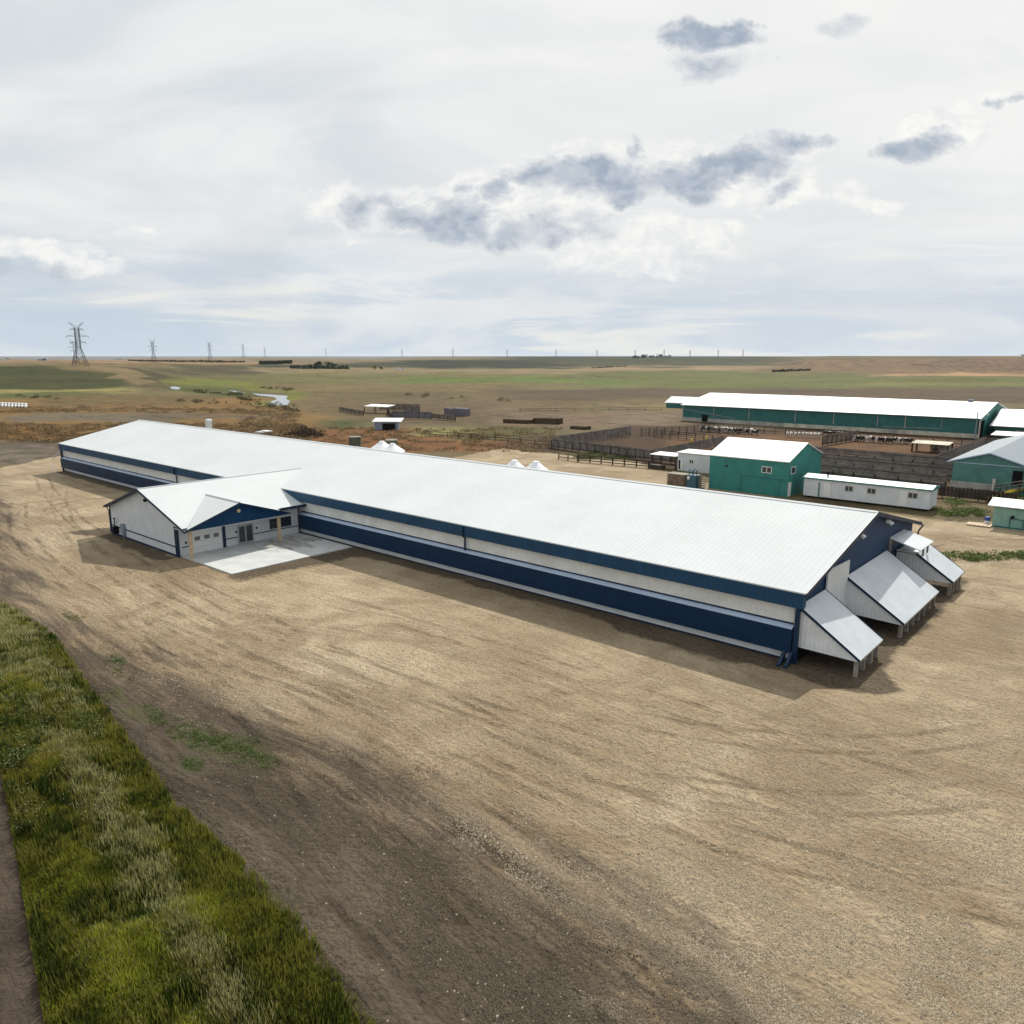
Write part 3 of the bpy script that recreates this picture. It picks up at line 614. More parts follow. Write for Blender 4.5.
# ------------------------------------------------------------------ office wing
WR = 6.55; RU = -85.9; WK = (6.55 - 3.42) / 9.9
def wz(u): return WR - WK * abs(u - RU)
wing = MB().box(-95.4, -95.25, 35.75, 51, .02, 3.3).box(-78.35, -78.2, 35.75, 50.3, .02, 3.4).extr([(-95.4, 35.6, .02), (-78.2, 35.6, .02), (-78.2, 35.6, wz(-78.2) - .18), (RU, 35.6, WR - .18), (-95.4, 35.6, wz(-95.4) - .18)], (0, .15, 0)).build('office_wing', 'wing_wall', barn)
r = MB()
r.slab([(-95.8, 35.1, wz(-95.8)), (RU, 35.1, WR), (RU, 56.3, WR), (-95.8, 50.95, wz(-95.8))][::1], .09)
r.slab([(RU, 35.1, WR), (-76.2, 35.1, wz(-76.2)), (-76.2, 46.9, wz(-76.2)), (-77.0, 46.9, wz(-77.0)), (-77.0, 50.95, wz(-77.0)), (RU, 56.3, WR)], .09)
CR, CV = 5.48, 41.3; CK = (5.48 - 3.42) / 6.1
r.slab([(-82.7, CV, CR), (-75.2, 35.2, 3.42), (-75.2, CV, CR)][::1], .07)
r.slab([(-82.7, CV, CR), (-75.2, CV, CR), (-75.2, 47.4, 3.42), (-76.2, 47.4, 3.42)], .07)
wroof = r.build('roof', 'roof_white_y', wing)
MB().tube((-82.6, CV, CR + .02), (-75.2, CV, CR + .02), .09).build('ridge_cap', 'roof_white', wroof)
MB().tube((RU, 35.1, WR + .02), (RU, 56.2, WR + .02), .08).build('ridge_cap', 'roof_white', wroof)
MB().extr([(-75.7, 35.3, 3.2), (-75.7, 47.3, 3.2), (-75.7, 47.3, 3.36), (-75.7, CV, CR - .09), (-75.7, 35.3, 3.36)], (.12, 0, 0)).build('porch_gable', 'blue_y', wing)
MB().box(-75.3, -75.12, 35.1, 35.3, 3.2, 3.4).extr([(-75.2, 35.15, 3.44), (-75.2, CV, CR + .02), (-75.2, 47.45, 3.44), (-75.2, 47.45, 3.24), (-75.2, CV, CR - .2), (-75.2, 35.15, 3.24)], (.07, 0, 0)).build('porch_fascia', 'blue_trim', wing)
MB().slab([(-78.2, 35.3, 3.2), (-75.6, 35.3, 3.2), (-75.6, 47.2, 3.2), (-78.2, 47.2, 3.2)], .05).build('porch_ceiling', 'wing_wall', wing)
MB().extr([(-95.85, 35.04, wz(-95.85) + .02), (RU, 35.04, WR + .02), (-75.3, 35.04, 3.3), (-75.3, 35.04, 3.08), (RU, 35.04, WR - .24), (-95.85, 35.04, wz(-95.85) - .22)], (0, .07, 0)).build('rake_trim', 'blue_trim', wing)
MB().slab([(-95.8, 35.15, wz(-95.8) - .12), (-93, 35.15, wz(-93) - .12), (-93, 35.6, wz(-93) - .12), (-95.8, 35.6, wz(-95.8) - .12)], .03).build('soffit', 'blue_trim', wing)
MB().box(-95.98, -95.8, 35.1, 50.9, 3.2, 3.42).build('gutter', 'blue_trim', wing)
MB().box(-77.0, -76.85, 47.3, 50.9, 3.5, 3.75).slab([(-78.2, 47.3, 3.5), (-76.9, 47.3, 3.5), (-76.9, 50.9, 3.5), (-78.2, 50.9, 3.5)], .04).build('gutter', 'blue_trim', wing)
MB().tube((-95.9, 35.4, 3.25), (-95.5, 35.5, 2.8), .06).tube((-95.5, 35.5, 2.8), (-95.5, 35.5, .1), .06).build('downspout', 'blue_trim', wing)
MB().box(-95.42, -95.25, 35.52, 35.6, .02, 3.3).build('corner_trim', 'blue_trim', wing); MB().box(-78.75, -78.5, 35.52, 35.6, .02, 3.3).build('corner_trim', 'blue_trim', wing)
MB().box(-78.32, -78.14, 35.5, 35.72, .02, 3.25).build('corner_trim', 'blue_trim', wing)
MB().box(-95.3, -78.75, 35.54, 35.6, 1.0, 1.12).build('wall_trim', 'blue_trim', wing); MB().box(-95.3, -78.75, 35.53, 35.6, .0, .2).build('base_trim', 'blue_trim', wing)
for a, b_ in ((36.0, 37.05), (40.95, 42.35), (44.4, 50.2)): MB().box(-78.2, -78.14, a, b_, .95, 1.05).build('wall_trim', 'blue_trim', wing)
MB().box(-78.2, -78.1, 40.62, 40.95, .13, 3.2).build('wall_pilaster', 'blue_trim', wing)
gd = MB()
for k in range(4): gd.box(-78.2, -78.13, 37.1, 40.5, .13 + k * .61, .13 + k * .61 + .595)
gd = gd.build('garage_door', 'door_white', wing)
for v_ in (37.4, 38.5, 39.55): MB().box(-78.14, -78.11, v_, v_ + .6, 1.5, 1.92).build('window', 'glass', gd)
ed = MB().box(-78.2, -78.1, 42.4, 42.55, .13, 2.3).box(-78.2, -78.1, 44.2, 44.35, .13, 2.3).box(-78.2, -78.1, 42.55, 44.2, 2.15, 2.3).box(-78.2, -78.1, 43.3, 43.45, .13, 2.15).box(-78.2, -78.1, 42.55, 43.3, .13, .35).box(-78.2, -78.1, 43.45, 44.2, .13, .35).build('entrance_door', 'alum', wing)
for v_ in (42.55, 43.45): MB().box(-78.18, -78.14, v_, v_ + .75, .35, 2.15).build('pane', 'glass', ed)
for v_ in (46.55, 48.02):
    wn = MB().box(-78.2, -78.12, v_ - .06, v_, 1.2, 2.34).box(-78.2, -78.12, v_ + 1.24, v_ + 1.3, 1.2, 2.34).box(-78.2, -78.12, v_, v_ + 1.24, 2.28, 2.34).box(-78.2, -78.12, v_, v_ + 1.24, 1.2, 1.26).build('window', 'blue_trim', wing)
    MB().box(-78.18, -78.15, v_, v_ + 1.24, 1.26, 2.28).build('pane', 'glass', wn)
for v_ in (36.0, 46.45): MB().box(-76.3, -76.0, v_ - .15, v_ + .15, .12, 3.2).build('porch_post', 'wood_post', wing)
for v_, zz in ((36.35, 1.35), (42.15, 1.5), (44.7, 1.55)): MB().box(-78.2, -78.08, v_, v_ + .16, zz, zz + .22).build('wall_lamp', 'blue_trim', wing)
MB().tube((-75.58, CV, 4.55), (-75.45, CV, 4.55), .22, .18, 12).build('lamp', 'wood_post', wing)
MB().box(-85.2, -84.9, 35.35, 35.6, 5.2, 5.5).build('wall_lamp', 'dark', wing)
MB().box(-92.0, -91.3, 35.25, 35.6, .5, 1.7).box(-91.7, -91.55, 35.4, 35.6, .05, .5).build('meter_box', 'grey_blue', wing)
MB().box(-93.9, -93.3, 35.1, 35.6, .3, 1.1).tube((-93.9, 35.4, 1.1), (-93.9, 35.4, 2.0), .06).tube((-93.9, 35.4, 2.0), (-93.4, 35.2, 2.2), .09).tube((-94.1, 35.3, .9), (-93.1, 35.3, 1.2), .1).build('gas_meter', 'dark', wing)
ps_ = MB().box(-78.2, -67.8, 35.85, 50.25, -.2, .12).build('concrete_slab', 'slab'); ps_['kind'] = 'structure'

# ------------------------------------------------------------------ feed bins behind the barn
def feed_bin(u, v, ztop, rad, label):
    o = thing('feed_bin', (u, v, 0), label, 'feed bin', 'white feed bins behind the barn roof')
    b_ = MB().lathe([(rad, 1.6), (rad, ztop - 1.45)], (u, v, 0), 24).lathe([(.3, .6), (rad, 1.6)], (u, v, 0), 24).build('body', 'bin_white', o)
    MB().lathe([(rad + .06, ztop - 1.47), (.55, ztop - .42), (.45, ztop - .2), (.3, ztop - .15)], (u, v, 0), 24).build('cone_roof', 'bin_white', o)
    for k in range(4):
        th = math.pi / 4 + k * math.pi / 2
        MB().tube((u + rad * math.cos(th), v + rad * math.sin(th), 0), (u + rad * math.cos(th), v + rad * math.sin(th), 2.2), .07).build('leg', 'steel_far', o)
feed_bin(-103.4, 84, 6.75, 2.05, 'left white cone of the taller pair behind the middle of the barn roof')
feed_bin(-100.6, 84, 6.55, 2.05, 'right white cone of the taller pair behind the middle of the barn roof')
feed_bin(-73.0, 84, 6.15, 1.75, 'left white cone of the low pair peeping over the ridge below the corral')
feed_bin(-68.9, 84, 6.35, 1.75, 'right white cone of the low pair peeping over the ridge below the corral')
o = thing('vent_tower', (-164.0, 84, 0), 'small white square vent tower standing up behind the far left part of the barn roof', 'tower')
MB().box(-164.5, -163.5, 83.5, 84.5, 0, 6.8).build('body', 'bin_white', o); MB().extr([(-164.6, 83.4, 6.8), (-163.4, 83.4, 6.8), (-163.6, 83.4, 7.15), (-164.4, 83.4, 7.15)], (0, 1.2, 0)).build('cap', 'trim_white', o)

# ------------------------------------------------------------------ windows and doors of other buildings
def window_y(parent, u0, u1, v, z0, z1, fm='trim_white', mull=True):     # in a wall facing -Y at y=v
    t_ = .09; f = MB().box(u0, u1, v - .06, v, z0, z0 + t_).box(u0, u1, v - .06, v, z1 - t_, z1).box(u0, u0 + t_, v - .06, v, z0 + t_, z1 - t_).box(u1 - t_, u1, v - .06, v, z0 + t_, z1 - t_)
    if mull: f.box((u0 + u1) / 2 - t_ / 2, (u0 + u1) / 2 + t_ / 2, v - .055, v, z0 + t_, z1 - t_)
    f = f.build('window', fm, parent); MB().box(u0 + t_, u1 - t_, v - .03, v - .005, z0 + t_, z1 - t_).build('pane', 'glass', f)
def window_x(parent, v0, v1, u, z0, z1):
    t_ = .09; f = MB().box(u, u + .06, v0, v1, z0, z0 + t_).box(u, u + .06, v0, v1, z1 - t_, z1).box(u, u + .06, v0, v0 + t_, z0 + t_, z1 - t_).box(u, u + .06, v1 - t_, v1, z0 + t_, z1 - t_).build('window', 'trim_white', parent)
    MB().box(u + .005, u + .03, v0 + t_, v1 - t_, z0 + t_, z1 - t_).build('pane', 'glass', f)
def gable_x(name, parent, m, u, w_, v0, v1, ze, vr, zr, z0=.0): return MB().extr([(u, v0, z0), (u, v1, z0), (u, v1, ze), (u, vr, zr), (u, v0, ze)], (w_, 0, 0)).build(name, m, parent)
def roof_x(parent, m, u0, u1, v0, v1, ze, vr, zr, th=.12, zf=None):
    a = [(u0, v0, ze), (u1, v0, ze), (u1, vr, zr), (u0, vr, zr)]; zf = ze if zf is None else zf
    b_ = [(u0, vr, zr), (u1, vr, zr), (u1, v1, zf), (u0, v1, zf)]
    return MB().slab(a, th).slab(b_, th).build('roof', m, parent)

# teal shed
sh = thing('teal_shed', (-49.7, 119.5, 0), 'tall bright teal metal shed with a white roof right behind the big barn', 'shed')
MB().box(-56.1, -43.3, 112.6, 112.75, 0, 5.35).build('wall', 'teal', sh); MB().box(-56.1, -43.3, 126.3, 126.45, 0, 5.35).build('wall', 'teal', sh)
for uu in (-56.1, -43.45): gable_x('gable_wall', sh, 'teal_y', uu, .15, 112.75, 126.3, 5.35, 119.5, 7.5)
roof_x(sh, 'roof_old', -56.5, -43.1, 112.4, 126.65, 5.45, 119.5, 7.75)
window_y(sh, -47.4, -45.8, 112.6, 3.4, 4.4); window_x(sh, 113.8, 115.5, -43.3, 3.4, 4.5)
MB().box(-50.6, -50.52, 112.52, 112.6, .1, 2.65).box(-50.52, -43.4, 112.52, 112.6, 2.57, 2.65).build('sliding_door_track', 'teal_old', sh)
MB().box(-50.5, -44.5, 112.55, 112.6, .1, 2.55).build('sliding_door', 'teal', sh)
MB().box(-43.3, -43.2, 112.95, 114.0, .05, 2.2).build('door', 'door_white', sh)
MB().box(-53.4, -53.0, 112.45, 112.6, 3.8, 4.0).build('lamp', 'dark', sh)
stp = thing('stair', (-56.9, 112.2, 0), 'short set of pale steps at the left corner of the teal shed', 'steps')
for k in range(6): MB().box(-57.2, -56.4, 111.4 + k * .12, 112.2, k * .35, k * .35 + .12).build('tread', 'wood_leg', stp)
MB().box(-57.22, -57.16, 111.3, 112.2, 0, 2.0).build('stringer', 'wood_leg', stp)

# site trailer
tr_ = thing('office_trailer', (-33, 116.8, 0), 'long white site trailer with teal roof edge standing beside the teal shed', 'trailer')
MB().box(-41.6, -24.3, 114.8, 118.9, .3, 3.0).build('body', 'wing_wall', tr_)
tr_r = MB().slab([(-41.8, 114.6, 3.10), (-24.1, 114.6, 3.10), (-24.1, 116.75, 3.44), (-41.8, 116.75, 3.44)], .06).slab([(-41.8, 116.75, 3.44), (-24.1, 116.75, 3.44), (-24.1, 119.1, 3.10), (-41.8, 119.1, 3.10)], .06).build('roof', paint('pale_teal_roof', (.50, .66, .64), .5, .4, rib=0, ribw=.6), tr_)
MB().box(-41.8, -24.1, 114.55, 114.62, 2.9, 3.10).extr([(-24.1, 114.62, 2.9), (-24.1, 118.9, 2.9), (-24.1, 118.9, 3.08), (-24.1, 116.75, 3.40), (-24.1, 114.62, 3.08)], (.06, 0, 0)).build('fascia', 'teal', tr_)
for a, b_ in ((-35.6, -34.4), (-32.5, -31.3), (-27.1, -25.85)): window_y(tr_, a, b_, 114.8, 1.6, 2.45, 'alum')
for a in (-38.6, -28.2): MB().box(a, a + 1.05, 114.73, 114.8, .4, 2.45).build('door', 'door_white', tr_)
MB().box(-39.35, -39.2, 114.7, 114.8, .1, 2.5).build('downspout', 'teal_old', tr_)
MB().tube((-38.6, 116.2, 3.2), (-38.6, 116.2, 3.9), .13).tube((-38.6, 116.2, 3.9), (-38.6, 116.2, 4.05), .24).build('flue', 'dark', tr_)
for a in (-41, -37, -33, -29, -25): MB().box(a, a + .4, 115, 118.5, 0, .35).build('support_block', 'dark', tr_)

# small white shed behind the teal shed
ws = thing('white_shed', (-63.5, 129, 0), 'small low white shed half hidden behind the left end of the teal shed', 'shed')
MB().box(-69.7, -57.5, 126.8, 131.2, 0, 3.3).build('wall', 'wing_wall', ws)
MB().slab([(-69.9, 126.6, 3.45), (-57.3, 126.6, 3.45), (-57.3, 131.4, 3.6), (-69.9, 131.4, 3.6)], .12).build('roof', 'roof_old', ws)
window_y(ws, -67.3, -66.4, 126.8, 1.45, 2.3); MB().box(-69.5, -68.5, 126.72, 126.8, .05, 2.2).build('door', 'door_white', ws); MB().box(-69.4, -69.1, 126.68, 126.72, .3, 2.0).build('door_pane', 'dark', ws)
MB().box(-60.9, -60.8, 126.7, 126.8, 0, 3.3).slab([(-61.5, 125.6, 2.0), (-59.5, 125.6, 2.0), (-59.5, 126.8, 2.2), (-61.5, 126.8, 2.2)], .05).build('awning', 'trim_white', ws)
# open shelter left of it
cs = thing('open_shelter', (-73, 128.5, 0), 'flat white roof on posts at the left side of the small white shed', 'shelter')
MB().slab([(-75.6, 126.6, 2.6), (-70.0, 126.6, 2.6), (-70.0, 130.4, 2.75), (-75.6, 130.4, 2.75)], .1).build('roof', 'roof_old', cs)
for a, b_ in ((-75.4, 126.8), (-70.3, 126.8), (-75.4, 130.2), (-70.3, 130.2)): MB().box(a, a + .15, b_, b_ + .15, 0, 2.5).build('post', 'dark_rail', cs)
MB().box(-71.6, -70.2, 129.8, 130.0, 0, 2.5).build('back_panel', 'fence_brown', cs)
tb = thing('trough', (-73.4, 125.6, 0), 'dark trough with a white lid in front of the open shelter', 'trough')
MB().box(-74.9, -71.9, 125.2, 126.2, .1, .8).build('body', 'dark_rail', tb); MB().box(-74.6, -72.4, 125.3, 126.1, .82, .9).build('lid', 'trim_white', tb)
# crate stack and tank
ct = thing('wooden_crate', (-61.5, 112.4, 0), 'brown wooden crate behind the barn roof left of the blue tank', 'crate')
c_ = MB()
for k in range(5): c_.box(-63.1, -59.9, 111.5, 111.6, .1 + k * .34, .1 + k * .34 + .29)
c_.box(-63.1, -59.9, 111.65, 113.4, .05, 1.75).build('boards', 'rust', ct)
for a in (-62.9, -61.6, -60.4): MB().box(a, a + .15, 111.4, 111.5, 0, 1.8).build('batten', 'fence_brown', ct)
MB().box(-63.2, -59.8, 111.4, 113.6, 1.8, 1.88).build('lid', 'wood_leg', ct)
tk = thing('fuel_tank', (-58.0, 111.6, 0), 'dark blue upright tank with pipes beside the corner of the teal shed', 'tank')
MB().box(-59.0, -57.4, 110.6, 112.3, 0, 2.1).build('body', 'tank_blue', tk)
for k, (a, h) in enumerate(((-58.8, 2.9), (-58.4, 2.7), (-58.0, 3.0), (-57.7, 2.8))): MB().tube((a, 111 + .3 * (k % 2), 2.1), (a, 111 + .3 * (k % 2), h), .09).tube((a, 111 + .3 * (k % 2), h), (a + .3, 111 + .3 * (k % 2), h + .05), .08).build('pipe', 'tank_blue', tk)
MB().box(-58.9, -58.5, 110.5, 110.6, 1.4, 1.9).build('sign', 'trim_white', tk)

# long teal barn
lb = thing('cattle_barn', (-81.7, 248, 0), 'very long teal cattle barn with a white roof, cows lined up along its foot', 'barn')
MB().box(-124.3, -38.9, 228.2, 228.4, 1.1, 5.1).build('wall', 'teal_old', lb)
MB().box(-124.3, -38.9, 267.6, 267.8, 0, 5.1).build('wall', 'teal_old', lb)
MB().box(-124.3, -94, 228.1, 228.25, -.1, 1.15).build('skirt', 'conc_wall', lb); MB().box(-90, -62, 228.1, 228.25, -.1, 1.1).build('skirt', 'cream_skirt', lb); MB().box(-94, -90, 228.3, 228.4, -.1, 1.1).build('skirt', 'conc_wall', lb); MB().box(-62, -58, 228.2, 228.4, -.1, 1.1).build('skirt', 'conc_wall', lb); MB().box(-58, -38.9, 228.1, 228.25, -.1, 1.1).build('skirt', 'cream_skirt', lb)
gable_x('gable_wall', lb, 'teal_y', -124.3, .2, 228.4, 267.6, 5.15, 248, 8.2)
MB().extr([(-39.1, 228.4, 0), (-39.1, 230.0, 0), (-39.1, 230.0, 4.4), (-39.1, 235.6, 4.4), (-39.1, 235.6, 0), (-39.1, 267.6, 0), (-39.1, 267.6, 5.15), (-39.1, 248, 8.2), (-39.1, 228.4, 5.15)], (.2, 0, 0)).build('gable_wall', 'teal_y', lb)
MB().box(-39.4, -39.3, 229.5, 236, 0, 4.6).build('doorway', 'dark', lb)
MB().box(-39.05, -38.8, 228.2, 229.9, 0, 4.6).build('door_trim', 'cream_skirt', lb)
roof_x(lb, 'roof_old', -124.8, -38.4, 227.4, 268.6, 5.25, 248, 8.45, .15)
for x in (713.8, 749, 795.4, 833.8, 877.7, 905.4):
    # spaced as the downpipes on the wall
    a = (x - 512) / FPX; u_ = None
    lo, hi = -124.0, -39.0
    for _ in range(40):
        mid = (lo + hi) / 2; p, _q = project(mid, 228., 4.)
        if p < x: lo = mid
        else: hi = mid
    MB().box(lo - .09, lo + .09, 228.02, 228.2, 1.6, 5.0).build('downspout', 'conc_wall', lb)
MB().tube((-124.2, 228.1, 3.9), (-106, 228.1, 1.6), .07).build('pipe', 'conc_wall', lb)
MB().tube((-62, 228.1, 1.7), (-47.5, 228.1, 2.0), .07).tube((-47.5, 228.1, 2.0), (-47.5, 228.1, 4.9), .07).build('pipe', 'conc_wall', lb)
MB().box(-124.4, -124.1, 228.0, 228.2, 0, 5.2).build('corner_trim', 'conc_wall', lb)
MB().box(-117.3, -115.2, 228.05, 228.2, .1, 2.3).build('door', 'dark', lb)
MB().box(-45.6, -44.4, 247.4, 248.6, 8.3, 9.0).build('vent', 'grey_roof', lb)
# annex beyond its left end
an = thing('low_annex', (-152, 284, 0), 'small low teal shed beyond the left end of the long teal barn', 'shed')
MB().box(-161.5, -135, 282, 290, 0, 1.9).build('wall', 'teal_old', an); roof_x(an, 'roof_old', -162, -134.5, 281.5, 293, 2.1, 287, 4.5)
# right teal barn, joined end to end with the long one but its own building
rb = thing('side_barn', (-15, 250, 0), 'teal barn with broad white roof touching the right end of the long teal barn', 'barn')
MB().box(-36.6, 8, 236, 236.2, 0, 2.9).build('wall', 'teal_old', rb)
gable_x('gable_wall', rb, 'teal_y', -36.6, .2, 236.2, 264, 2.8, 250, 6.2)
roof_x(rb, 'roof_old', -37.6, 9, 235.2, 265, 3.0, 250, 6.6, .15)
MB().box(-31.7, -30, 235.9, 236, .1, 1.9).build('door', 'cream_skirt', rb)
lw = thing('low_roof', (-29, 218, 0), 'low white roof sheet on posts between the side barn and the grey roofed barn', 'shelter')
MB().slab([(-33.5, 212, 2.6), (-22, 212, 2.6), (-22, 219, 3.0), (-33.5, 219, 3.0)], .12).build('roof', 'roof_old', lw)
for a, b_ in ((-33, 212.5), (-23, 212.5), (-33, 218.5), (-23, 218.5)): MB().box(a, a + .2, b_, b_ + .2, 0, 2.5).build('post', 'dark_rail', lw)
# lamp pole
lp = thing('lamp_pole', (-39.2, 226.5, 0), 'tall thin lamp pole at the near right corner of the long teal barn', 'lamp')
MB().tube((-39.2, 226.5, 0), (-39.2, 226.5, 7.2), .2, .14).build('pole', 'steel_far', lp); MB().tube((-39.2, 226.5, 6.6), (-37.2, 226.5, 6.5), .07).build('arm', 'steel_far', lp); MB().box(-37.4, -36.7, 226.3, 226.7, 6.3, 6.5).build('lamp_head', 'trim_white', lp)

# grey roofed barn on the right
gb = thing('grey_roof_barn', (-20, 152, 0), 'faded teal barn with pale grey gable roof at the right edge of the photo', 'barn')
sl_ = .315; az_, au_ = 6.4, -21.3
def gz(u): return az_ - sl_ * abs(u - au_)
MB().extr([(-26.2, 136.7, 1.35), (-12.5, 136.7, 1.35), (-12.5, 136.7, gz(-12.5) - .12), (au_, 136.7, az_ - .12), (-26.2, 136.7, gz(-26.2) - .12)], (0, .2, 0)).build('gable_wall', 'teal_grey', gb)
MB().box(-26.2, -26.0, 136.9, 176, 0, gz(-26.2) - .15).build('wall', 'teal_grey', gb)
MB().slab([(-27.0, 136.3, gz(-27.0)), (au_, 136.3, az_), (au_, 177, az_), (-27.0, 177, gz(-27.0))], .12).slab([(au_, 136.3, az_), (-11, 136.3, gz(-11)), (-11, 177, gz(-11)), (au_, 177, az_)], .12).build('roof', 'grey_roof', gb)
MB().extr([(-27.05, 136.22, gz(-27.05) + .02), (au_, 136.22, az_ + .02), (-11, 136.22, gz(-11) + .02), (-11, 136.22, gz(-11) - .16), (au_, 136.22, az_ - .16), (-27.05, 136.22, gz(-27.05) - .16)], (0, .07, 0)).build('rake_trim', 'flash', gb)
MB().box(-26.1, -12.5, 136.62, 136.7, 4.45, 4.55).build('trim', 'flash', gb)
MB().box(-26.3, -20.4, 136.5, 136.9, 0, 1.5).build('skirt', 'conc_wall', gb); MB().box(-20.3, -12.5, 136.7, 136.9, 0, 1.4).build('skirt', 'teal_grey', gb)
MB().box(-18.05, -16.7, 136.6, 136.7, 1.6, 3.9).build('door', 'dark', gb)
MB().box(-20.5, -20.1, 136.2, 136.6, .5, 2.4).build('pilaster', 'cream_skirt', gb)
rp = thing('ramp', (-18, 134.6, 0), 'dark railed ramp leading up to the black doorway of the grey roofed barn', 'ramp')
MB().extr([(-20, 135.0, .5), (-16, 135.0, 1.6), (-16, 136.5, 1.6), (-20, 136.5, .5)], (0, 0, .12)).build('deck', 'wood_leg', rp)
for k in range(6): MB().box(-20 + k * .8, -19.9 + k * .8, 134.9, 135.0, 0, 1.6 + k * .22).build('post', 'dark_rail', rp)
MB().tube((-20, 134.9, 1.7), (-16, 134.9, 2.8), .07).tube((-20, 134.9, 1.2), (-16, 134.9, 2.3), .06).build('rail', 'wood_leg', rp)

# pale green hut
ht = thing('green_hut', (-10.5, 112, 0), 'pale green hut with a white roof at the right edge near the track', 'hut')
MB().box(-16.0, -5, 109.9, 115, 0, 2.65).build('wall', 'hut_green', ht)
roof_x(ht, 'roof_old', -16.6, -4.4, 109.4, 115.4, 2.78, 112.4, 3.35, .1)
MB().box(-15.7, -5, 109.83, 109.9, 2.5, 2.64).build('fascia', 'teal_grey', ht)
MB().tube((-13.9, 109.8, 1.5), (-13.9, 109.5, 1.5), .2).build('lamp', 'dark', ht); MB().box(-14.2, -14.1, 109.8, 109.9, .2, 1.5).box(-14.2, -12, 109.8, 109.9, 1.2, 1.3).box(-12.8, -12.7, 109.8, 109.9, .2, 1.2).build('pipe', 'teal_old', ht)
MB().box(-15.75, -5, 109.82, 109.9, 0, .2).build('base_trim', 'teal_old', ht)
pal = MB()
for k in range(6): pal.box(-18.6 + k * .45, -18.2 + k * .45, 108.6, 110.4, .12, .18)
pal.box(-18.6, -15.9, 108.7, 108.8, 0, .12).box(-18.6, -15.9, 110.2, 110.3, 0, .12)
tag(pal.build('wooden_pallet', 'wood_post'), 'pale wooden pallet lying on the ground at the corner of the green hut', 'pallet')
bk = thing('blue_barrel', (-16.7, 110.9, 0), 'blue and white plastic barrel beside the pale green hut', 'barrel')
MB().lathe([(.28, .0), (.31, .25), (.31, .5)], (-16.7, 110.9, 0.01), 16).build('body', 'trim_white', bk); MB().lathe([(.32, .51), (.33, .85), (.28, 1.0)], (-16.7, 110.9, 0), 16).build('drum_top', 'bucket_blue', bk)

# ------------------------------------------------------------------ corral fences
def fence(a, b_, h, label, m=None, side=1, post=2.2, z0=.25, boards=True, lean=0, grp='windbreak fences of the cattle corral', planks=False):
    a = Vector((a[0], a[1], 0)); b_ = Vector((b_[0], b_[1], 0)); L = (b_ - a).length; d = (b_ - a) / L; n = Vector((-d.y, d.x, 0)) * side
    o = thing('windbreak_fence', a, label, 'fence', grp)
    mb = MB(); k = 0.
    if planks:
        for zz in (1.0, 1.32, 1.64, 1.96): mb.extr([a + Vector((0, 0, zz)), b_ + Vector((0, 0, zz)), b_ + Vector((0, 0, zz + .28)), a + Vector((0, 0, zz + .28))], n * .05)
        mb.extr([a + Vector((0, 0, .1)), b_ + Vector((0, 0, .1)), b_ + Vector((0, 0, .9)), a + Vector((0, 0, .9))], n * .04)
    while k < L - .05 and not planks:
        wdt = min(.5, L - k) - .04; p = a + d * k; q = a + d * (k + wdt); j = random.uniform(-.05, .05)
        mb.extr([p + Vector((0, 0, z0)), q + Vector((0, 0, z0)), q + Vector((0, 0, h + j)), p + Vector((0, 0, h + j))], n * .05); k += .5
    mb.build('board_panel', m or ('fence_wood' if abs(d.x) > abs(d.y) else 'fence_wood_y'), o)
    rl = MB()
    for zz in (.6, h - .35): rl.tube(a - n * .06 + Vector((0, 0, zz)), b_ - n * .06 + Vector((0, 0, zz)), .05, n=4)
    rl.build('rail', 'dark_rail', o)
    cnt = max(2, int(L / post) + 1)
    for i in range(cnt):
        p = a + d * (L * i / (cnt - 1)) - n * .2
        MB().tube(p, p + Vector((0, 0, (1.15 if planks else h * random.uniform(.72, 1.02)))), .08 if not planks else .13, n=5).build('post', 'dark_rail', o)
    return o
fence((-109, 138.6), (-57, 131.6), 2.3, 'long grey windbreak fence facing the barn, nearest side of the left corral')
fence((-109.3, 139.2), (-110.3, 174.5), 2.6, 'grey windbreak fence closing the far left side of the corral', side=-1)
fence((-80.5, 136.2), (-81.2, 170), 2.3, 'grey windbreak fence running back from the small white shed towards the cows', side=-1)
fence((-63.2, 184.0), (-60.8, 203.0), 2.6, 'short grey brown board fence dividing the cows in front of the long barn', 'fence_brown')
fence((-63, 163.5), (-31, 162.3), 2.2, 'farthest of the three board fences between trailer and feeding cattle', side=1, planks=True, post=3.4)
fence((-62, 150.2), (-28, 148.6), 2.2, 'middle one of the three board fences between trailer and feeding cattle', side=1, planks=True, post=3.4)
fence((-56, 138.6), (-27, 137.4), 2.2, 'nearest of the three board fences, just behind the white trailer', side=1, planks=True, post=3.4)
fence((-34.2, 164), (-33.6, 207), 2.5, 'grey board fence running back beside the tan feed shelter at the right', side=-1)
fence((-33.6, 207), (-20, 207), 2.2, 'grey board fence in front of the side barn at the right', side=1)
fence((-42, 128.2), (-16, 128.0), 1.8, 'low dark board fence behind the right end of the trailer', 'dark_rail', side=1)
def rail_fence(a, b_, h, label, rails=3, post=2.5, m='dark_rail', grp='rail fences', r=.09):
    a = Vector((a[0], a[1], 0)); b_ = Vector((b_[0], b_[1], 0)); L = (b_ - a).length; cnt = max(2, int(L / post) + 1)
    o = thing('rail_fence', a, label, 'fence', grp); d = (b_ - a) / L
    for i in range(cnt):
        p = a + d * (L * i / (cnt - 1)); MB().tube(p, p + Vector((0, 0, h + random.uniform(0, .2))), r * 1.2, n=5).build('post', m, o)
    for k in range(rails):
        zz = h * (k + 1) / rails - .1; MB().tube(a + Vector((0, .08, zz)), b_ + Vector((0, .08, zz)), r, n=4).build('rail', m, o)
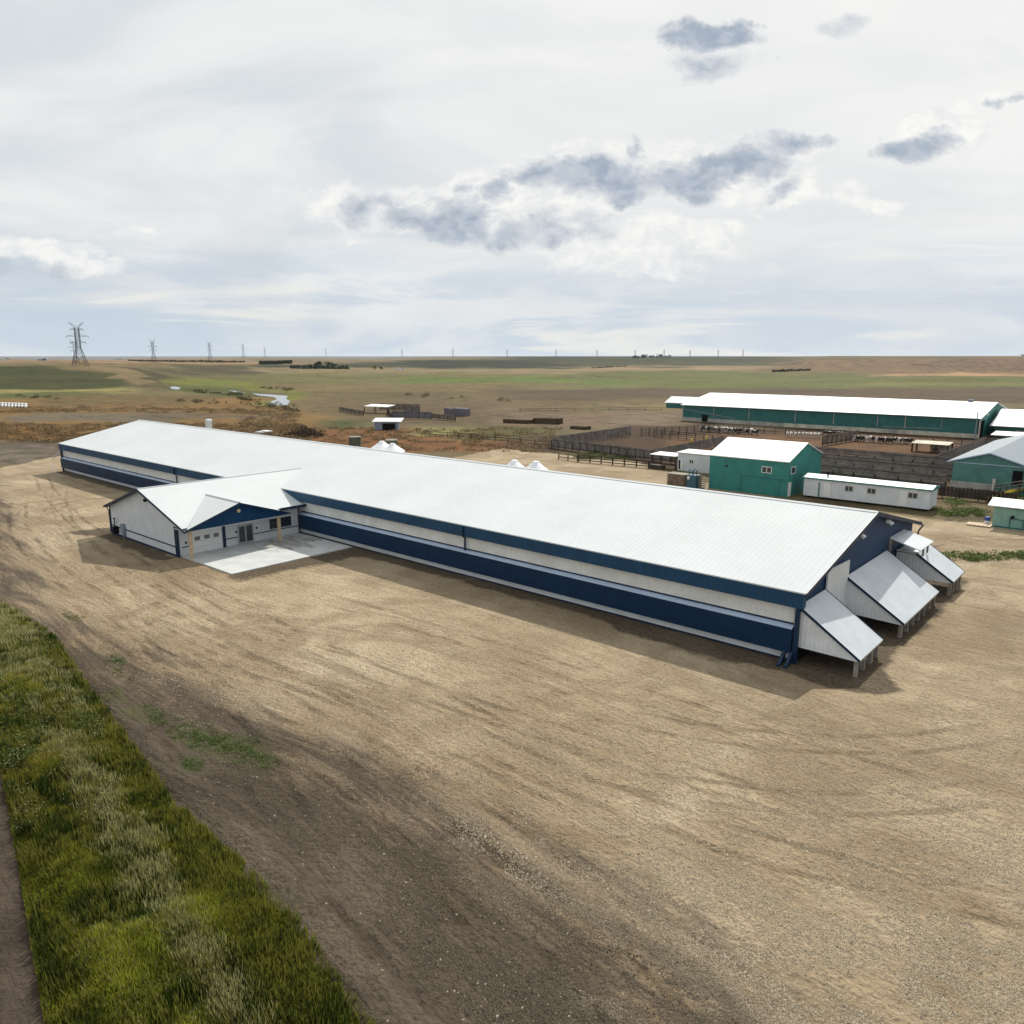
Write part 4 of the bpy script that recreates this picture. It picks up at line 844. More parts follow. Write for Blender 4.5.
rail_fence((-90.5, 124.0), (-72.5, 125.6), 1.5, 'dark wooden rail fence along the weedy strip in front of the left corral', r=.12)
rail_fence((-96, 124.5), (-91, 124.2), 1.2, 'broken short end of rail fence left of the weedy strip', 2, r=.1)
rail_fence((-108, 176), (-99, 197), 2.0, 'brown pipe rail fence at the far left of the cow yard', 4)
rail_fence((-99, 197), (-88, 199), 2.0, 'brown pipe rail fence along the left end of the feeding cows', 4)
rail_fence((-104, 176), (-80.5, 172), 2.0, 'brown pipe rail fence crossing the middle of the cow yard', 4)
rail_fence((-104.5, 205), (-38, 205), 1.6, 'long feed rail in front of the cows by the long teal barn', 2, 3.0)
rail_fence((-140, 139), (-110, 138.8), 1.4, 'thin brown fence running left from the corral corner', 2, 4, r=.07)
def far_fence(x0, y0, x1, y1, label):
    p = ground_at(x0, y0); q = ground_at(x1, y1); rail_fence(p, q, 1.3, label, 2, 7, r=.08)
far_fence(520, 412, 662, 410.5, 'thin post fence crossing the brown field left of the long teal barn')
far_fence(425, 436, 520, 441, 'thin post fence across the rusty weeds behind the barn')
for i, (x, y) in enumerate(((706, 447), (691, 450))):
    q = ground_at(x, y); o = thing('marker_post', (q[0], q[1], 0), ['yellow post standing in the corral, the right one nearer the cows', 'yellow post standing in the corral, the left one'][i], 'post', 'yellow posts in the corral')
    MB().tube((q[0], q[1], 0), (q[0], q[1], 2.5), .22, n=8).build('pole', 'yellow', o); MB().tube((q[0], q[1], 2.5), (q[0], q[1], 2.6), .24, .1, n=8).build('cap', 'yellow', o)
# tan feed shelter
fs = thing('feed_shelter', (-40.6, 188, 0), 'tan open shelter on dark posts with a black calf lying under it', 'shelter')
MB().slab([(-44.5, 186.5, 2.0), (-37, 186.5, 2.0), (-37, 191, 2.3), (-44.5, 191, 2.3)], .1).build('roof', 'cream_skirt', fs)
for a, b_ in ((-44.4, 186.6), (-39.6, 186.6), (-37.3, 186.6), (-44.4, 190.6), (-37.3, 190.6)): MB().box(a, a + .3, b_, b_ + .3, 0, 2).build('post', 'dark_rail', fs)
MB().box(-41.5, -37.5, 190.7, 190.8, .1, 1.9).build('back_board', 'cream_skirt', fs)

# ------------------------------------------------------------------ cows
def cow_mesh(pose):
    bm = bmesh.new()
    def loft(rings):
        prev = None
        for (x, z, ry, rz_) in rings:
            vs = [bm.verts.new((x, ry * math.cos(2 * math.pi * i / 12), z + rz_ * math.sin(2 * math.pi * i / 12))) for i in range(12)]
            if prev:
                for i in range(12): bm.faces.new((prev[i], prev[(i + 1) % 12], vs[(i + 1) % 12], vs[i]))
            else: bm.faces.new(vs[::-1])
            prev = vs
        bm.faces.new(prev)
    loft([(-.95, 1.22, .12, .14), (-.88, 1.18, .26, .28), (-.6, 1.12, .32, .34), (-.1, 1.05, .37, .42), (.35, 1.05, .34, .42), (.65, 1.1, .26, .36), (.8, 1.15, .16, .26)])
    hd = .45 if pose == 'graze' else 1.45
    loft([(.55, 1.15, .17, .26), (.85, (1.15 + hd) / 2 + .1, .13, .2), (1.12, hd, .11, .15)])
    loft([(1.02, hd + .04, .10, .12), (1.15, hd, .13, .15), (1.35, hd - .1, .10, .11), (1.52, hd - .2, .08, .08), (1.56, hd - .22, .06, .06)])
    def limb(pts):
        prev = None
        for (x, y, z, r) in pts:
            vs = [bm.verts.new((x + r * math.cos(2 * math.pi * i / 8), y + r * math.sin(2 * math.pi * i / 8), z)) for i in range(8)]
            if prev:
                for i in range(8): bm.faces.new((prev[i], vs[i], vs[(i + 1) % 8], prev[(i + 1) % 8]))
            else: bm.faces.new(vs)
            prev = vs
        bm.faces.new(prev[::-1])
    for s in (-1, 1):
        limb([(.55, s * .2, 1.0, .13), (.53, s * .2, .62, .075), (.56, s * .2, .45, .06), (.55, s * .2, .08, .05), (.57, s * .2, 0, .075)])
        limb([(-.72, s * .2, 1.1, .19), (-.62, s * .21, .78, .12), (-.84, s * .2, .5, .065), (-.8, s * .2, .08, .05), (-.77, s * .2, 0, .075)])
        limb([(1.08, s * .22, hd + .1, .04), (1.08, s * .17, hd + .04, .05), (1.1, s * .1, hd, .03)])
    limb([(-.97, 0, 1.3, .04), (-1.02, 0, .9, .03), (-1.0, 0, .5, .05)])
    limb([(-.5, 0, .85, .16), (-.5, 0, .66, .13)])
    me = D.meshes.new('cow'); bm.to_mesh(me); bm.free(); return me
def make_cow(pose, m):
    me = cow_mesh(pose); o = D.objects.new('cow', me); col.objects.link(o)
    md = o.modifiers.new('r', 'REMESH'); md.mode = 'VOXEL'; md.voxel_size = .045; md.use_smooth_shade = True
    dg = bpy.context.evaluated_depsgraph_get(); me2 = D.meshes.new_from_object(o.evaluated_get(dg)); o.modifiers.clear(); o.data = me2
    me2.name = 'cow'; me2.materials.clear(); me2.materials.append(M[m]); return o
protos = {}
for pose in ('stand', 'graze'):
    for m in ('cow_mix', 'cow_white', 'cow_black'): protos[(pose, m)] = make_cow(pose, m)
used = set()
def cow(px, py, key, rz_, label, group, sc=1.):
    q = ground_at(px, py); p = protos[key]
    o = p if key not in used else p.copy()
    if key in used: col.objects.link(o)
    used.add(key); o.location = (q[0], q[1], 0); o.rotation_euler = (0, 0, rz_); o.scale = (sc,) * 3
    tag(o, label, 'cow', group)
G1 = 'dairy cows standing in front of the long teal barn'
for i in range(14):
    key = ('stand' if i % 3 else 'graze', ['cow_black', 'cow_mix', 'cow_black', 'cow_mix', 'cow_black', 'cow_white', 'cow_white', 'cow_mix', 'cow_black', 'cow_mix', 'cow_black', 'cow_mix', 'cow_white', 'cow_black'][i])
    cow(703 + i * 4.0, 431.5 + i * .25 + random.uniform(-.7, .7), key, random.choice([1.5, 0.3, 3.0, -1.4]) + random.uniform(-.3, .3), ORD[i] + ' cow from the left in the group below the small black barn door', G1, 1.05)
for i in range(9): cow(787 + i * 4.0, 437.0 + i * .15, ('stand', 'cow_white'), -1.1 + random.uniform(-.15, .15), ORD[i] + ' cow from the left in the neat all white row', 'row of white cows', .95)
for i in range(4): cow(826 + i * 5.5, 436.0 + i * .4, ('graze', 'cow_black'), random.uniform(0, .5), ORD[i] + ' black cow from the left between the white row and board divider', 'black cows beside the divider', 1.)
for i in range(16):
    key = ('stand' if i % 2 else 'graze', ['cow_mix', 'cow_black', 'cow_black', 'cow_mix', 'cow_white', 'cow_black', 'cow_mix', 'cow_black'][i % 8])
    cow(855 + i * 3.6, 441.5 + i * .2 + random.uniform(-.5, .5), key, -1.2 + random.uniform(-.5, .5), ORD[i] + ' cow from the left in the group beside the tan shelter', 'right group of cows', 1.05)
cow(935, 452.6, ('graze', 'cow_black'), .2, 'small black calf under the front edge of the tan feed shelter', None, .62)
for k, p in protos.items():
    if k not in used: D.objects.remove(p)

# ------------------------------------------------------------------ things beyond the barn on the left
q = ground_at(364, 417); hb = thing('field_shed', (-172.6, 142.5, 0), 'small grey blue field shed with white lean roof above the barn ridge', 'shed')
MB().extr([(-174.8, 139.5, 0), (-169.8, 143.8, 0), (-169.8, 143.8, 2.4), (-174.8, 139.5, 2.4)], (-2.6, 3.0, 0)).build('wall', 'grey_blue', hb)
MB().slab([(-175.2, 138.9, 2.5), (-168.6, 144.2, 2.5), (-171.6, 148.0, 3.2), (-178.0, 142.6, 3.2)], .15).build('roof', 'roof_old', hb)
MB().extr([(-173.0, 140.95, 0), (-170.2, 143.35, 0), (-170.2, 143.35, 1.9), (-173.0, 140.95, 1.9)], (.08, -.1, 0)).build('opening', 'dark', hb)
aw = thing('open_shelter', (-213, 172, 0), 'long flat white roof on dark posts above brown cattle pens in the distance', 'shelter')
A1, B1 = ground_at(364, 413), ground_at(388, 414)
dv = (B1 - A1) / np.linalg.norm(B1 - A1); nv = np.array([-dv[1], dv[0]]); C1, D1 = B1 + nv * 5, A1 + nv * 5
MB().slab([(A1[0], A1[1], 2.6), (B1[0], B1[1], 2.6), (C1[0], C1[1], 3.1), (D1[0], D1[1], 3.1)], .15).build('roof', 'roof_old', aw)
for p in (A1 + dv * .3, (A1 + B1) / 2, B1 - dv * .3, C1 - dv, D1 + dv): MB().tube((p[0], p[1], 0), (p[0], p[1], 2.5), .15).build('post', 'dark_rail', aw)
def pf(x0, y0, x1, y1, h, label, m): fence(tuple(ground_at(x0, y0)), tuple(ground_at(x1, y1)), h, label, m, side=1, post=4, grp='board fences of the distant pens')
pf(392, 418.5, 432, 419.5, 2.5, 'dark grey board fence of the distant pens, in front of the posts', 'grey_stack'); pf(432, 418.5, 456, 421.5, 1.8, 'brown board fence at the right end of the distant pens', 'fence_brown')
pf(340, 411.5, 364, 416, 1.8, 'brown board fence left of the distant white shelter roof', 'fence_brown'); pf(380, 410, 420, 411, 2.6, 'tall brown board fence at the back of the distant pens', 'fence_brown')
pf(388, 413, 392, 419, 1.8, 'short cross fence beside the distant white shelter roof', 'fence_brown')
pf(405, 413, 420, 414, 2.6, 'inner pen fence behind the grey board fence', 'fence_wood')
def stack(x0, y0, x1, y1, h, label, m, d_=3., lumps=5):
    a = ground_at(x0, y0); b_ = ground_at(x1, y1); d = (b_ - a) / np.linalg.norm(b_ - a); n = np.array([-d[1], d[0]]); L = np.linalg.norm(b_ - a)
    mb = MB()
    for i in range(lumps):
        p = a + d * (L * i / lumps); q_ = a + d * (L * (i + .96) / lumps); hh = h * random.uniform(.9, 1.05)
        mb.extr([(p[0], p[1], 0), (q_[0], q_[1], 0), (q_[0], q_[1], hh), (p[0], p[1], hh)], (n[0] * d_, n[1] * d_, 0))
    tag(mb.build('bale_stack', m), label, 'bales', 'stacked bales in the fields')
stack(444, 415.5, 466, 416.5, 2.8, 'grey wrapped bale stack right of the distant pens', 'grey_stack')
stack(503, 423, 530, 424, 1.2, 'flat dark brown bale row in the field, left one of two', 'straw'); stack(533, 423.5, 560, 424.5, 1.9, 'dark brown bale row in the field, right and higher one of two', 'straw')
stack(570, 429, 586, 430, .9, 'low brown heap at the end of the bales near the corral corner', 'straw')
wt = thing('round_tank', (-145.3, 110, 0), 'dull olive round tank with pale lid behind the barn ridge', 'tank')
MB().lathe([(1.4, 0), (1.4, 2.3)], (-145.3, 110, 0), 18).build('body', 'olive', wt); MB().lathe([(1.5, 2.3), (1.45, 2.5)], (-145.3, 110, 0), 18).build('lid', 'wood_leg', wt)
wt = thing('round_tank', (-106.3, 88.5, 0), 'small dark tank lid just behind the taller pair of white cones', 'tank')
MB().lathe([(1.1, 0), (1.1, 6.1)], (-106.3, 88.5, 0), 18).build('body', 'olive', wt); MB().lathe([(1.15, 6.1), (1.1, 6.3)], (-106.3, 88.5, 0), 18).build('lid', 'wood_leg', wt)
# white sheets
q = ground_at(261, 434); wsx = MB()
for k in range(3): wsx.box(q[0] - 3 + k * 1.2, q[0] + .4 + k * 1.2, q[1] - 1 + .6 * k, q[1] + .8 + .6 * k, .05 + k * .3, .3 + k * .3)
tag(wsx.build('panel_stack', 'trim_white'), 'stack of white panels lying behind the barn left of the brush pile', 'panels')
# brush pile
bp_ = MB(); q = (-175.2, 116.)
for k in range(420):
    a = random.uniform(0, 6.28); r_ = random.random() ** .6 * 5.2; zt = 3.4 * (1 - r_ / 5.6)
    p = Vector((q[0] + r_ * math.cos(a), q[1] + r_ * math.sin(a), random.uniform(0, zt))); d = Vector((random.gauss(0, 1), random.gauss(0, 1), random.gauss(0, .6))).normalized() * random.uniform(.6, 1.6)
    bp_.tube(p - d * .5, p + d * .5, random.uniform(.08, .3), .05, 4)
tag(bp_.build('brush_pile', 'straw'), 'tangled brown brush pile behind the left half of the barn', 'brush pile')
# calf hutches at far left
hx = MB().extr([(-.9, -1.1, 0), (.9, -1.1, 0), (.75, -1.1, 1.1), (0, -1.1, 1.45), (-.75, -1.1, 1.1)], (0, 2.2, 0)).build('shell', 'bin_white'); hd_ = MB().box(-.35, .35, -1.16, -1.1, .02, .9).build('doorway', 'dark')
h0 = D.objects.new('calf_hutch', None); col.objects.link(h0); hx.parent = h0; hd_.parent = h0; hx.location = (0, 0, 0); hd_.location = (0, -1.13, .02)
for i in range(18):
    o = h0 if i == 0 else copy_tree(h0)
    q = ground_at(-1 + (i % 9) * 3.3, 406.5 - (i // 9) * 2.2 + .1 * (i % 9)); o.location = (q[0], q[1], 0); o.rotation_euler = (0, 0, .5); o.scale = (.6,) * 3
    tag(o, ORD[i % 9] + ' white calf hutch from the left in the ' + ('front' if i < 9 else 'back') + ' row', 'calf hutch', 'rows of white calf hutches')
# yellow hose over a weedy mound
q0 = ground_at(985, 503)
mh = MB(); pts = []
for k in range(13):
    x = k / 12; p = ground_at(986 + 60 * x, 502 - 7 * math.sin(x * 1.5) , 0); pts.append(Vector((p[0], p[1], .35 + .9 * math.sin(min(1, x * 1.3) * 1.57))))
for a, b_ in zip(pts, pts[1:]): mh.tube(a, b_, .26, .26, 8)
tag(mh.build('yellow_pipe', 'yellow'), 'thick yellow pipe curving over weeds behind the pale green hut', 'pipe')

# ------------------------------------------------------------------ pylons
def pylon():
    o = D.objects.new('power_pylon', None); col.objects.link(o); Hh = 40.0
    def hw(z): return 5.8 - (5.8 - 1.75) * min(1, z / 17.0) if z < 17 else 1.75
    r = .17; mb = MB(); lv = [0, 4.5, 9, 13, 17, 20, 23, 26, 29, 32, 35]
    for sx_ in (-1, 1):
        for sy_ in (-1, 1):
            for a, b_ in zip(lv, lv[1:]): mb.tube((sx_ * hw(a), sy_ * hw(a), a), (sx_ * hw(b_), sy_ * hw(b_), b_), r * 1.3, n=4)
    for i, (a, b_) in enumerate(zip(lv, lv[1:])):
        for s in (-1, 1):
            for f in (1, -1):
                mb.tube((f * hw(a), s * hw(a), a), (-f * hw(b_), s * hw(b_), b_), r * .7, n=4); mb.tube((s * hw(a), f * hw(a), a), (s * hw(b_), -f * hw(b_), b_), r * .7, n=4)
        for s in (-1, 1): mb.tube((-hw(b_), s * hw(b_), b_), (hw(b_), s * hw(b_), b_), r * .8, n=4)
    mb.build('lattice_body', 'steel', o)
    for z, L in ((33.2, 5.4), (27.2, 9.2), (21.5, 6.6)):
        for s in (-1, 1):
            c_ = MB(); c_.tube((s * 1.75, -.9, z), (s * L, 0, z + .3), r, n=4).tube((s * 1.75, .9, z), (s * L, 0, z + .3), r, n=4).tube((s * 1.75, 0, z + 1.7), (s * L, 0, z + .3), r, n=4).tube((s * (1.75 + L) / 2, 0, z), (s * (1.75 + L) / 2, 0, z + 1), r * .7, n=4)
            arm = c_.build('crossarm', 'steel', o); MB().tube((s * L, 0, z + .2), (s * L, 0, z - 1.6), .14, n=5).build('insulator', 'steel', arm)
    for s in (-1, 1): MB().tube((s * 1.6, 0, 35), (s * 6.2, 0, 40), r * 1.3, r, 4).tube((s * .4, 0, 36), (s * 6.2, 0, 40), r, r, 4).build('horn', 'steel', o)
    return o
p0 = pylon()
specs = [(79.5, 700, .98, 'nearest and tallest lattice pylon at the left, two towers overlapping, front one'), (75.3, 1010, .78, 'second lattice pylon half hidden behind the nearest pylon at the left'),
         (153.5, 1400, 1, 'lattice pylon second from left on the skyline, right of the big pair'), (210, 1820, .95, 'thin lattice pylon third along the skyline'), (243.5, 2350, .95, 'thin lattice pylon fourth along the skyline'),
         (265, 2900, .9, 'small lattice pylon above the dark shelter belt'), (326, 3000, .8, 'tiny pylon standing over the dark tree clump'), (402, 3100, .75, 'tiny distant pylon on the skyline, middle left'), (453, 3200, .85, 'tiny distant pylon on the skyline left of centre')] + \
        [(x, 3500, .8, ORD[k] + ' hair-thin distant pylon from the left, counted from the centre of the skyline') for k, x in enumerate((507, 556, 597, 635, 664, 690, 718, 743))]
for i, (x, dpt, sc, lab) in enumerate(specs):
    o = p0 if i == 0 else copy_tree(p0)
    u_, v_ = world_uv((x - 512) / FPX * dpt * math.cos(PITCH) * 1.0, dpt)
    o.location = (u_, v_, tz(u_, v_) - .3); o.scale = (sc,) * 3 if i < 2 else (sc * .85, sc * .85, sc * 1.12); o.rotation_euler = (0, 0, YAW + .25 + (.3 if i == 1 else 0)); tag(o, lab, 'pylon', 'power line pylons on the skyline')

# ------------------------------------------------------------------ distant trees
def leaf_crown(name, parent, c, rx, rz_, n, m, size):
    mb = MB()
    cl = [(random.gauss(0, .45) * rx, random.gauss(0, .45) * rx, random.uniform(-.6, .75) * rz_, random.uniform(.35, .6)) for _ in range(9)]
    for i in range(n):
        k = random.choice(cl); d = Vector((random.gauss(0, 1), random.gauss(0, 1), random.gauss(0, .8))).normalized() * random.random() ** .4 * k[3]
        p = Vector((c[0] + k[0] + d.x * rx, c[1] + k[1] + d.y * rx, c[2] + k[2] + d.z * rz_)); a = Vector((random.gauss(0, 1), random.gauss(0, 1), random.gauss(0, 1))).normalized(); b_ = a.orthogonal().normalized(); s = size * random.uniform(.6, 1.3)
        mb.add([p + a * s, p + b_ * s * .6, p - a * s, p - b_ * s * .6], [(0, 1, 2, 3)])
    return mb.build(name, m, parent)
def tree(x, dpt, h, label, m='leaves', grp='dark trees on the far plain', wide=.42):
    u_, v_ = world_uv((x - 512) / FPX * dpt, dpt); z = tz(u_, v_) - .3
    o = thing('tree', (u_, v_, z), label, 'tree', grp)
    MB().tube((u_, v_, z), (u_, v_, z + h * .55), h * .035, h * .015, 6).tube((u_, v_, z + h * .3), (u_ + h * .15, v_, z + h * .6), h * .018, h * .008, 5).tube((u_, v_, z + h * .35), (u_ - h * .13, v_ + .1 * h, z + h * .65), h * .018, h * .008, 5).build('trunk', 'bark', o)
    leaf_crown('crown', o, (u_, v_, z + h * .58), h * wide, h * .42, 420, m, h * .06)
for i, (x, h) in enumerate(((313, 10), (319, 13), (323, 15), (331, 14), (336, 14), (346, 8), (350, 8))): tree(x, 1250, h * .8, ORD[i] + ' tree from the left in the dark clump on the plain')
tree(377, 1150, 8, 'yellow autumn tree alone on the plain', 'yleaves', None); tree(383, 1150, 6, 'dull green bush beside the yellow tree on the plain', 'leaves', None)
for i in range(12): tree(630 + i * 3.3 + random.uniform(-1, 1), 1900, random.uniform(6, 11), ORD[i] + ' tree from the left on the dark ridge top', grp='trees on the dark ridge top', wide=.6)
for i in range(3): tree(1012 + i * 3, 1560, 5, ORD[i] + ' tiny shrub from the left on the far right skyline', grp='shrubs on the right skyline', wide=.6)
def treeline(x0, x1, d0, d1, h, n, label):
    mb = MB()
    for i in range(n):
        f = random.random(); x = x0 + (x1 - x0) * f; dpt = d0 + (d1 - d0) * f + random.uniform(-30, 30); u_, v_ = world_uv((x - 512) / FPX * dpt, dpt); z = tz(u_, v_) - .3 + random.random() ** 1.5 * h
        a = Vector((random.gauss(0, 1), random.gauss(0, 1), random.gauss(0, 1))).normalized(); b_ = a.orthogonal().normalized(); s = random.uniform(.8, 2.0); p = Vector((u_, v_, z))
        mb.add([p + a * s, p + b_ * s, p - a * s, p - b_ * s], [(0, 1, 2, 3)])
    tag(mb.build('shelter_belt', 'leaves'), label, 'trees', None, 'stuff')
treeline(264, 296, 1450, 1450, 7, 1500, 'dark shelter belt of trees on the plain left of the centre')
treeline(136, 250, 1650, 1600, 2.6, 1100, 'thin dark line of distant shrubs below the left skyline')
treeline(294, 352, 1260, 1260, 2.5, 700, 'low scrub around the dark tree clump')
treeline(768, 806, 1010, 1010, 1.0, 300, 'dark scrub at the foot of the right hill')
treeline(590, 625, 1250, 1250, 1.2, 150, 'small dark scrub on the tan field edge')
# distant farm buildings
for i, (x, dpt, w_, h, lab) in enumerate([(4, 1500, 22, 8, 'tiny white farm building at the left end of the skyline'), (16, 1520, 14, 6, 'second tiny white farm building at the left skyline'), (51, 1500, 26, 5, 'long low dark farm building left of the big pylons'), (126, 1700, 20, 6, 'tiny pale farm building right of the big pylons'), (402, 1250, 12, 2.5, 'tiny white shed on the tan strip beyond the fields')]):
    u_, v_ = world_uv((x - 512) / FPX * dpt, dpt); z = tz(u_, v_) - .5; o = thing('farm_building', (u_, v_, z), lab, 'building', 'distant farm buildings')
    MB().box(u_ - w_ / 2, u_ + w_ / 2, v_ - 4, v_ + 4, z, z + h * .6).build('wall', 'grey_blue' if i == 2 else 'trim_white', o); roof_ = MB().slab([(u_ - w_ / 2, v_ - 4.5, z + h * .6), (u_ + w_ / 2, v_ - 4.5, z + h * .6), (u_ + w_ / 2, v_, z + h), (u_ - w_ / 2, v_, z + h)], .2).slab([(u_ - w_ / 2, v_, z + h), (u_ + w_ / 2, v_, z + h), (u_ + w_ / 2, v_ + 4.5, z + h * .6), (u_ - w_ / 2, v_ + 4.5, z + h * .6)], .2).build('roof', 'grey_roof', o)

# ------------------------------------------------------------------ grass
def blades(name, U, V, hgt, wid, colb, colt, label, cat, zoff=None, lean=.45):
    n = len(U); th = rng.random(n) * 2 * np.pi; dx = np.cos(th); dy = np.sin(th)
    # prevailing lean gives the combed look
    lx = (rng.normal(0, .3, n) + .35) * lean * hgt; ly = (rng.normal(0, .3, n) - .25) * lean * hgt
    Z = (terrain(U, V) if zoff is None else zoff)
    def vtx(s, f, lf): return np.stack([U + dx * wid * s * f + lx * lf, V + dy * wid * s * f + ly * lf, Z + hgt * (1 - .0 * lf) * (lf ** .8 if isinstance(lf, float) and lf > 0 else 0)], 1)
    v0 = vtx(-.5, 1, 0.); v1 = vtx(.5, 1, 0.); v2 = vtx(.42, 1, .5); v3 = vtx(-.42, 1, .5); v4 = vtx(0, 0, 1.)
    v0[:, 2] -= .1; v1[:, 2] -= .1
    co = np.stack([v0, v1, v2, v3, v4], 1).reshape(-1, 3)
    b0 = np.arange(n) * 5
    loops = np.stack([b0, b0 + 1, b0 + 2, b0 + 3, b0 + 3, b0 + 2, b0 + 4], 1).ravel().astype(np.int32)
    st = np.stack([np.arange(n) * 7, np.arange(n) * 7 + 4], 1).ravel().astype(np.int32); tot = np.tile([4, 3], n).astype(np.int32)
    me = D.meshes.new(name); me.vertices.add(n * 5); me.vertices.foreach_set('co', co.ravel()); me.loops.add(n * 7); me.loops.foreach_set('vertex_index', loops)
    me.polygons.add(2 * n); me.polygons.foreach_set('loop_start', st); me.polygons.foreach_set('loop_total', tot); me.update(calc_edges=True)
    C4 = np.ones((n, 5, 4), np.float32)
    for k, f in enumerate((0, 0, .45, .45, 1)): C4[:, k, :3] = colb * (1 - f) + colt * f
    A_ = me.attributes.new('Col', 'FLOAT_COLOR', 'POINT'); A_.data.foreach_set('color', C4.ravel())
    me.materials.append(M['foliage']); o = D.objects.new(name, me); col.objects.link(o); tag(o, label, cat, None, 'stuff'); return o
def mixc(a, b, f): return np.array(a) * (1 - f[:, None]) + np.array(b) * f[:, None]
# verge
P_ = np.array(VERGE); n = 900000
vu = gpts([(-140, 590), (0, 605), (60, 640), (170, 812), (330, 982), (420, 1120), (70, 1130), (0, 762), (-100, 700)]); P_ = np.array(vu)
lo = P_.min(0); hi = P_.max(0); U = rng.uniform(lo[0], hi[0], n); V = rng.uniform(lo[1], hi[1], n)
sdv = poly_sd(U, V, VERGE); px, py = project(U, V, np.zeros(n))
nz = fbm(U / 1.3 + 5, V / 1.3, 3); sdr_ = poly_sd(U, V, ROAD); keep = (sdv + (nz - .5) * 1.6 * sstep(-sdr_, .2, 3) > 0) & (px > -90) & (px < 560) & (py < 1110) & (fbm(U / .5, V / .5 + 3, 2) > .16)
dist = np.hypot(U, V); keep &= rng.random(n) < np.clip(38 / dist, .35, 1)
U = U[keep]; V = V[keep]; sdv = sdv[keep]; px = px[keep]; py = py[keep]; n = len(U); print('verge blades', n)
n1_ = fbm(U / 3.2, V / 2.2, 3); n2_ = fbm(U / 1.1 + 40, V / 1.1, 3); n3_ = fbm(U / 7 + 80, V / 7, 3)
hgt = (.16 + .9 * np.clip(n1_ - .25, 0, 1) * np.clip(sdv / 2.2, .15, 1) + .35 * (n2_ - .5)) * np.clip(.55 + sdv / 3, .45, 1) + rng.random(n) * .16; hgt = np.maximum(hgt, .1)
base = mixc((.036, .056, .007), (.155, .170, .020), sstep(n1_ * .5 + n2_ * .5, .34, .62))
yel = sstep(py, 640, 660) * (1 - sstep(py, 780, 900)) * sstep(n2_, .42, .62) * .8
base = base * (1 - yel[:, None]) + np.array((.20, .165, .035)) * yel[:, None]
yel2 = sstep(sdv, 3.2, .6) * .55; base = base * (1 - yel2[:, None]) + np.array((.150, .150, .022)) * yel2[:, None]
# pale seed heads in drifts: one running down the middle, and the upper left corner
mid = np.exp(-((px - (62 + (py - 740) * .62)) / 22) ** 2) * sstep(py, 700, 780)
base = base * (.62 + .35 * sstep(n3_, .35, .6) + .40 * sstep(fbm(U / .8 + 11, V / .55, 2), .35, .6))[:, None]
topl = (1 - sstep(py, 660, 700)) * 1.2
pale = np.clip(mid * .75 + topl * .9 + sstep(n3_, .58, .7) * .12, 0, 1) * sstep(n2_, .36, .55)
sel = (rng.random(n) < pale * .5)
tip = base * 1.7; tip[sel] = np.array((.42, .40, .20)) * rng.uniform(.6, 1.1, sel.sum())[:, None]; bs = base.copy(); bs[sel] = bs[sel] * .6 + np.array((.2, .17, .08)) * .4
hgt[sel] += .12; jit = rng.uniform(.7, 1.3, n)[:, None]
wid0 = rng.uniform(.028, .06, n)
EX = []
def clump(x, y, k, r_, h0, h1, cb, ct):
    q = ground_at(x, y); EX.append((q[0] + rng.normal(0, r_, k), q[1] + rng.normal(0, r_, k), rng.uniform(h0, h1, k), np.tile(cb, (k, 1)) * rng.uniform(.6, 1.2, (k, 1)), np.tile(ct, (k, 1)) * rng.uniform(.6, 1.2, (k, 1))))
ST = ((.13, .14, .03), (.50, .48, .24)); YE = ((.12, .13, .018), (.24, .24, .045)); OL = ((.09, .105, .012), (.25, .235, .05)); DG = ((.02, .035, .006), (.06, .085, .016))
for _ in range(230):
    y = random.uniform(740, 1040); x = 62 + (y - 740) * .62 + random.gauss(0, 15); clump(x, y, 34, .2, .35, .8, *ST)
for _ in range(320):
    y = random.uniform(700, 1040); x = 100 + (y - 700) * .62 + random.gauss(0, 20); clump(x, y, 36, .2, .3, .65, *YE)
for _ in range(380):
    y = random.uniform(608, 720); x = random.uniform(-60, min(95, (y - 590) * .75)); clump(x, y, 34, .2, .4, .85, *(ST if random.random() < .75 else OL))
for _ in range(700):
    y = random.uniform(640, 1060); x = random.uniform(-20, 60 + (y - 640) * .75); clump(x, y, 36, .22, .4, .9, *(OL if random.random() < .5 else DG))
for _ in range(420):
    i_ = random.choice([3, 4, 5, 6, 7, 8, 9, 10, 11, 12]); a_, b2 = VERGE[i_], VERGE[i_ + 1]; f_ = random.random(); k = 14
    EX.append((a_[0] + (b2[0] - a_[0]) * f_ + random.gauss(-.3, .5) + rng.normal(0, .12, k), a_[1] + (b2[1] - a_[1]) * f_ + random.gauss(.0, .7) + rng.normal(0, .12, k), rng.uniform(.15, .5, k), np.tile((.07, .09, .015), (k, 1)), np.tile((.20, .21, .045), (k, 1)) * rng.uniform(.6, 1.3, (k, 1))))
eU, eV = np.concatenate([e[0] for e in EX]), np.concatenate([e[1] for e in EX]); ok = (poly_sd(eU, eV, VERGE) > -.35) & (poly_sd(eU, eV, ROAD) < -.1)
eh, eb, et = np.concatenate([e[2] for e in EX])[ok], np.concatenate([e[3] for e in EX])[ok], np.concatenate([e[4] for e in EX])[ok]; eU = eU[ok]; eV = eV[ok]
wid = rng.uniform(.028, .06, n) * np.clip(dist[keep] / 32, 1, 2.2)
gz_ = .35 * sstep(sdv, -1.5, 3) * (fbm(U / 4, V / 4, 3) - .25) * 1.6
es = poly_sd(eU, eV, VERGE); eg = .35 * sstep(es, -1.5, 3) * (fbm(eU / 4, eV / 4, 3) - .25) * 1.6; ew = rng.uniform(.03, .055, len(eU)) * np.clip(np.hypot(eU, eV) / 32, 1, 2.2)
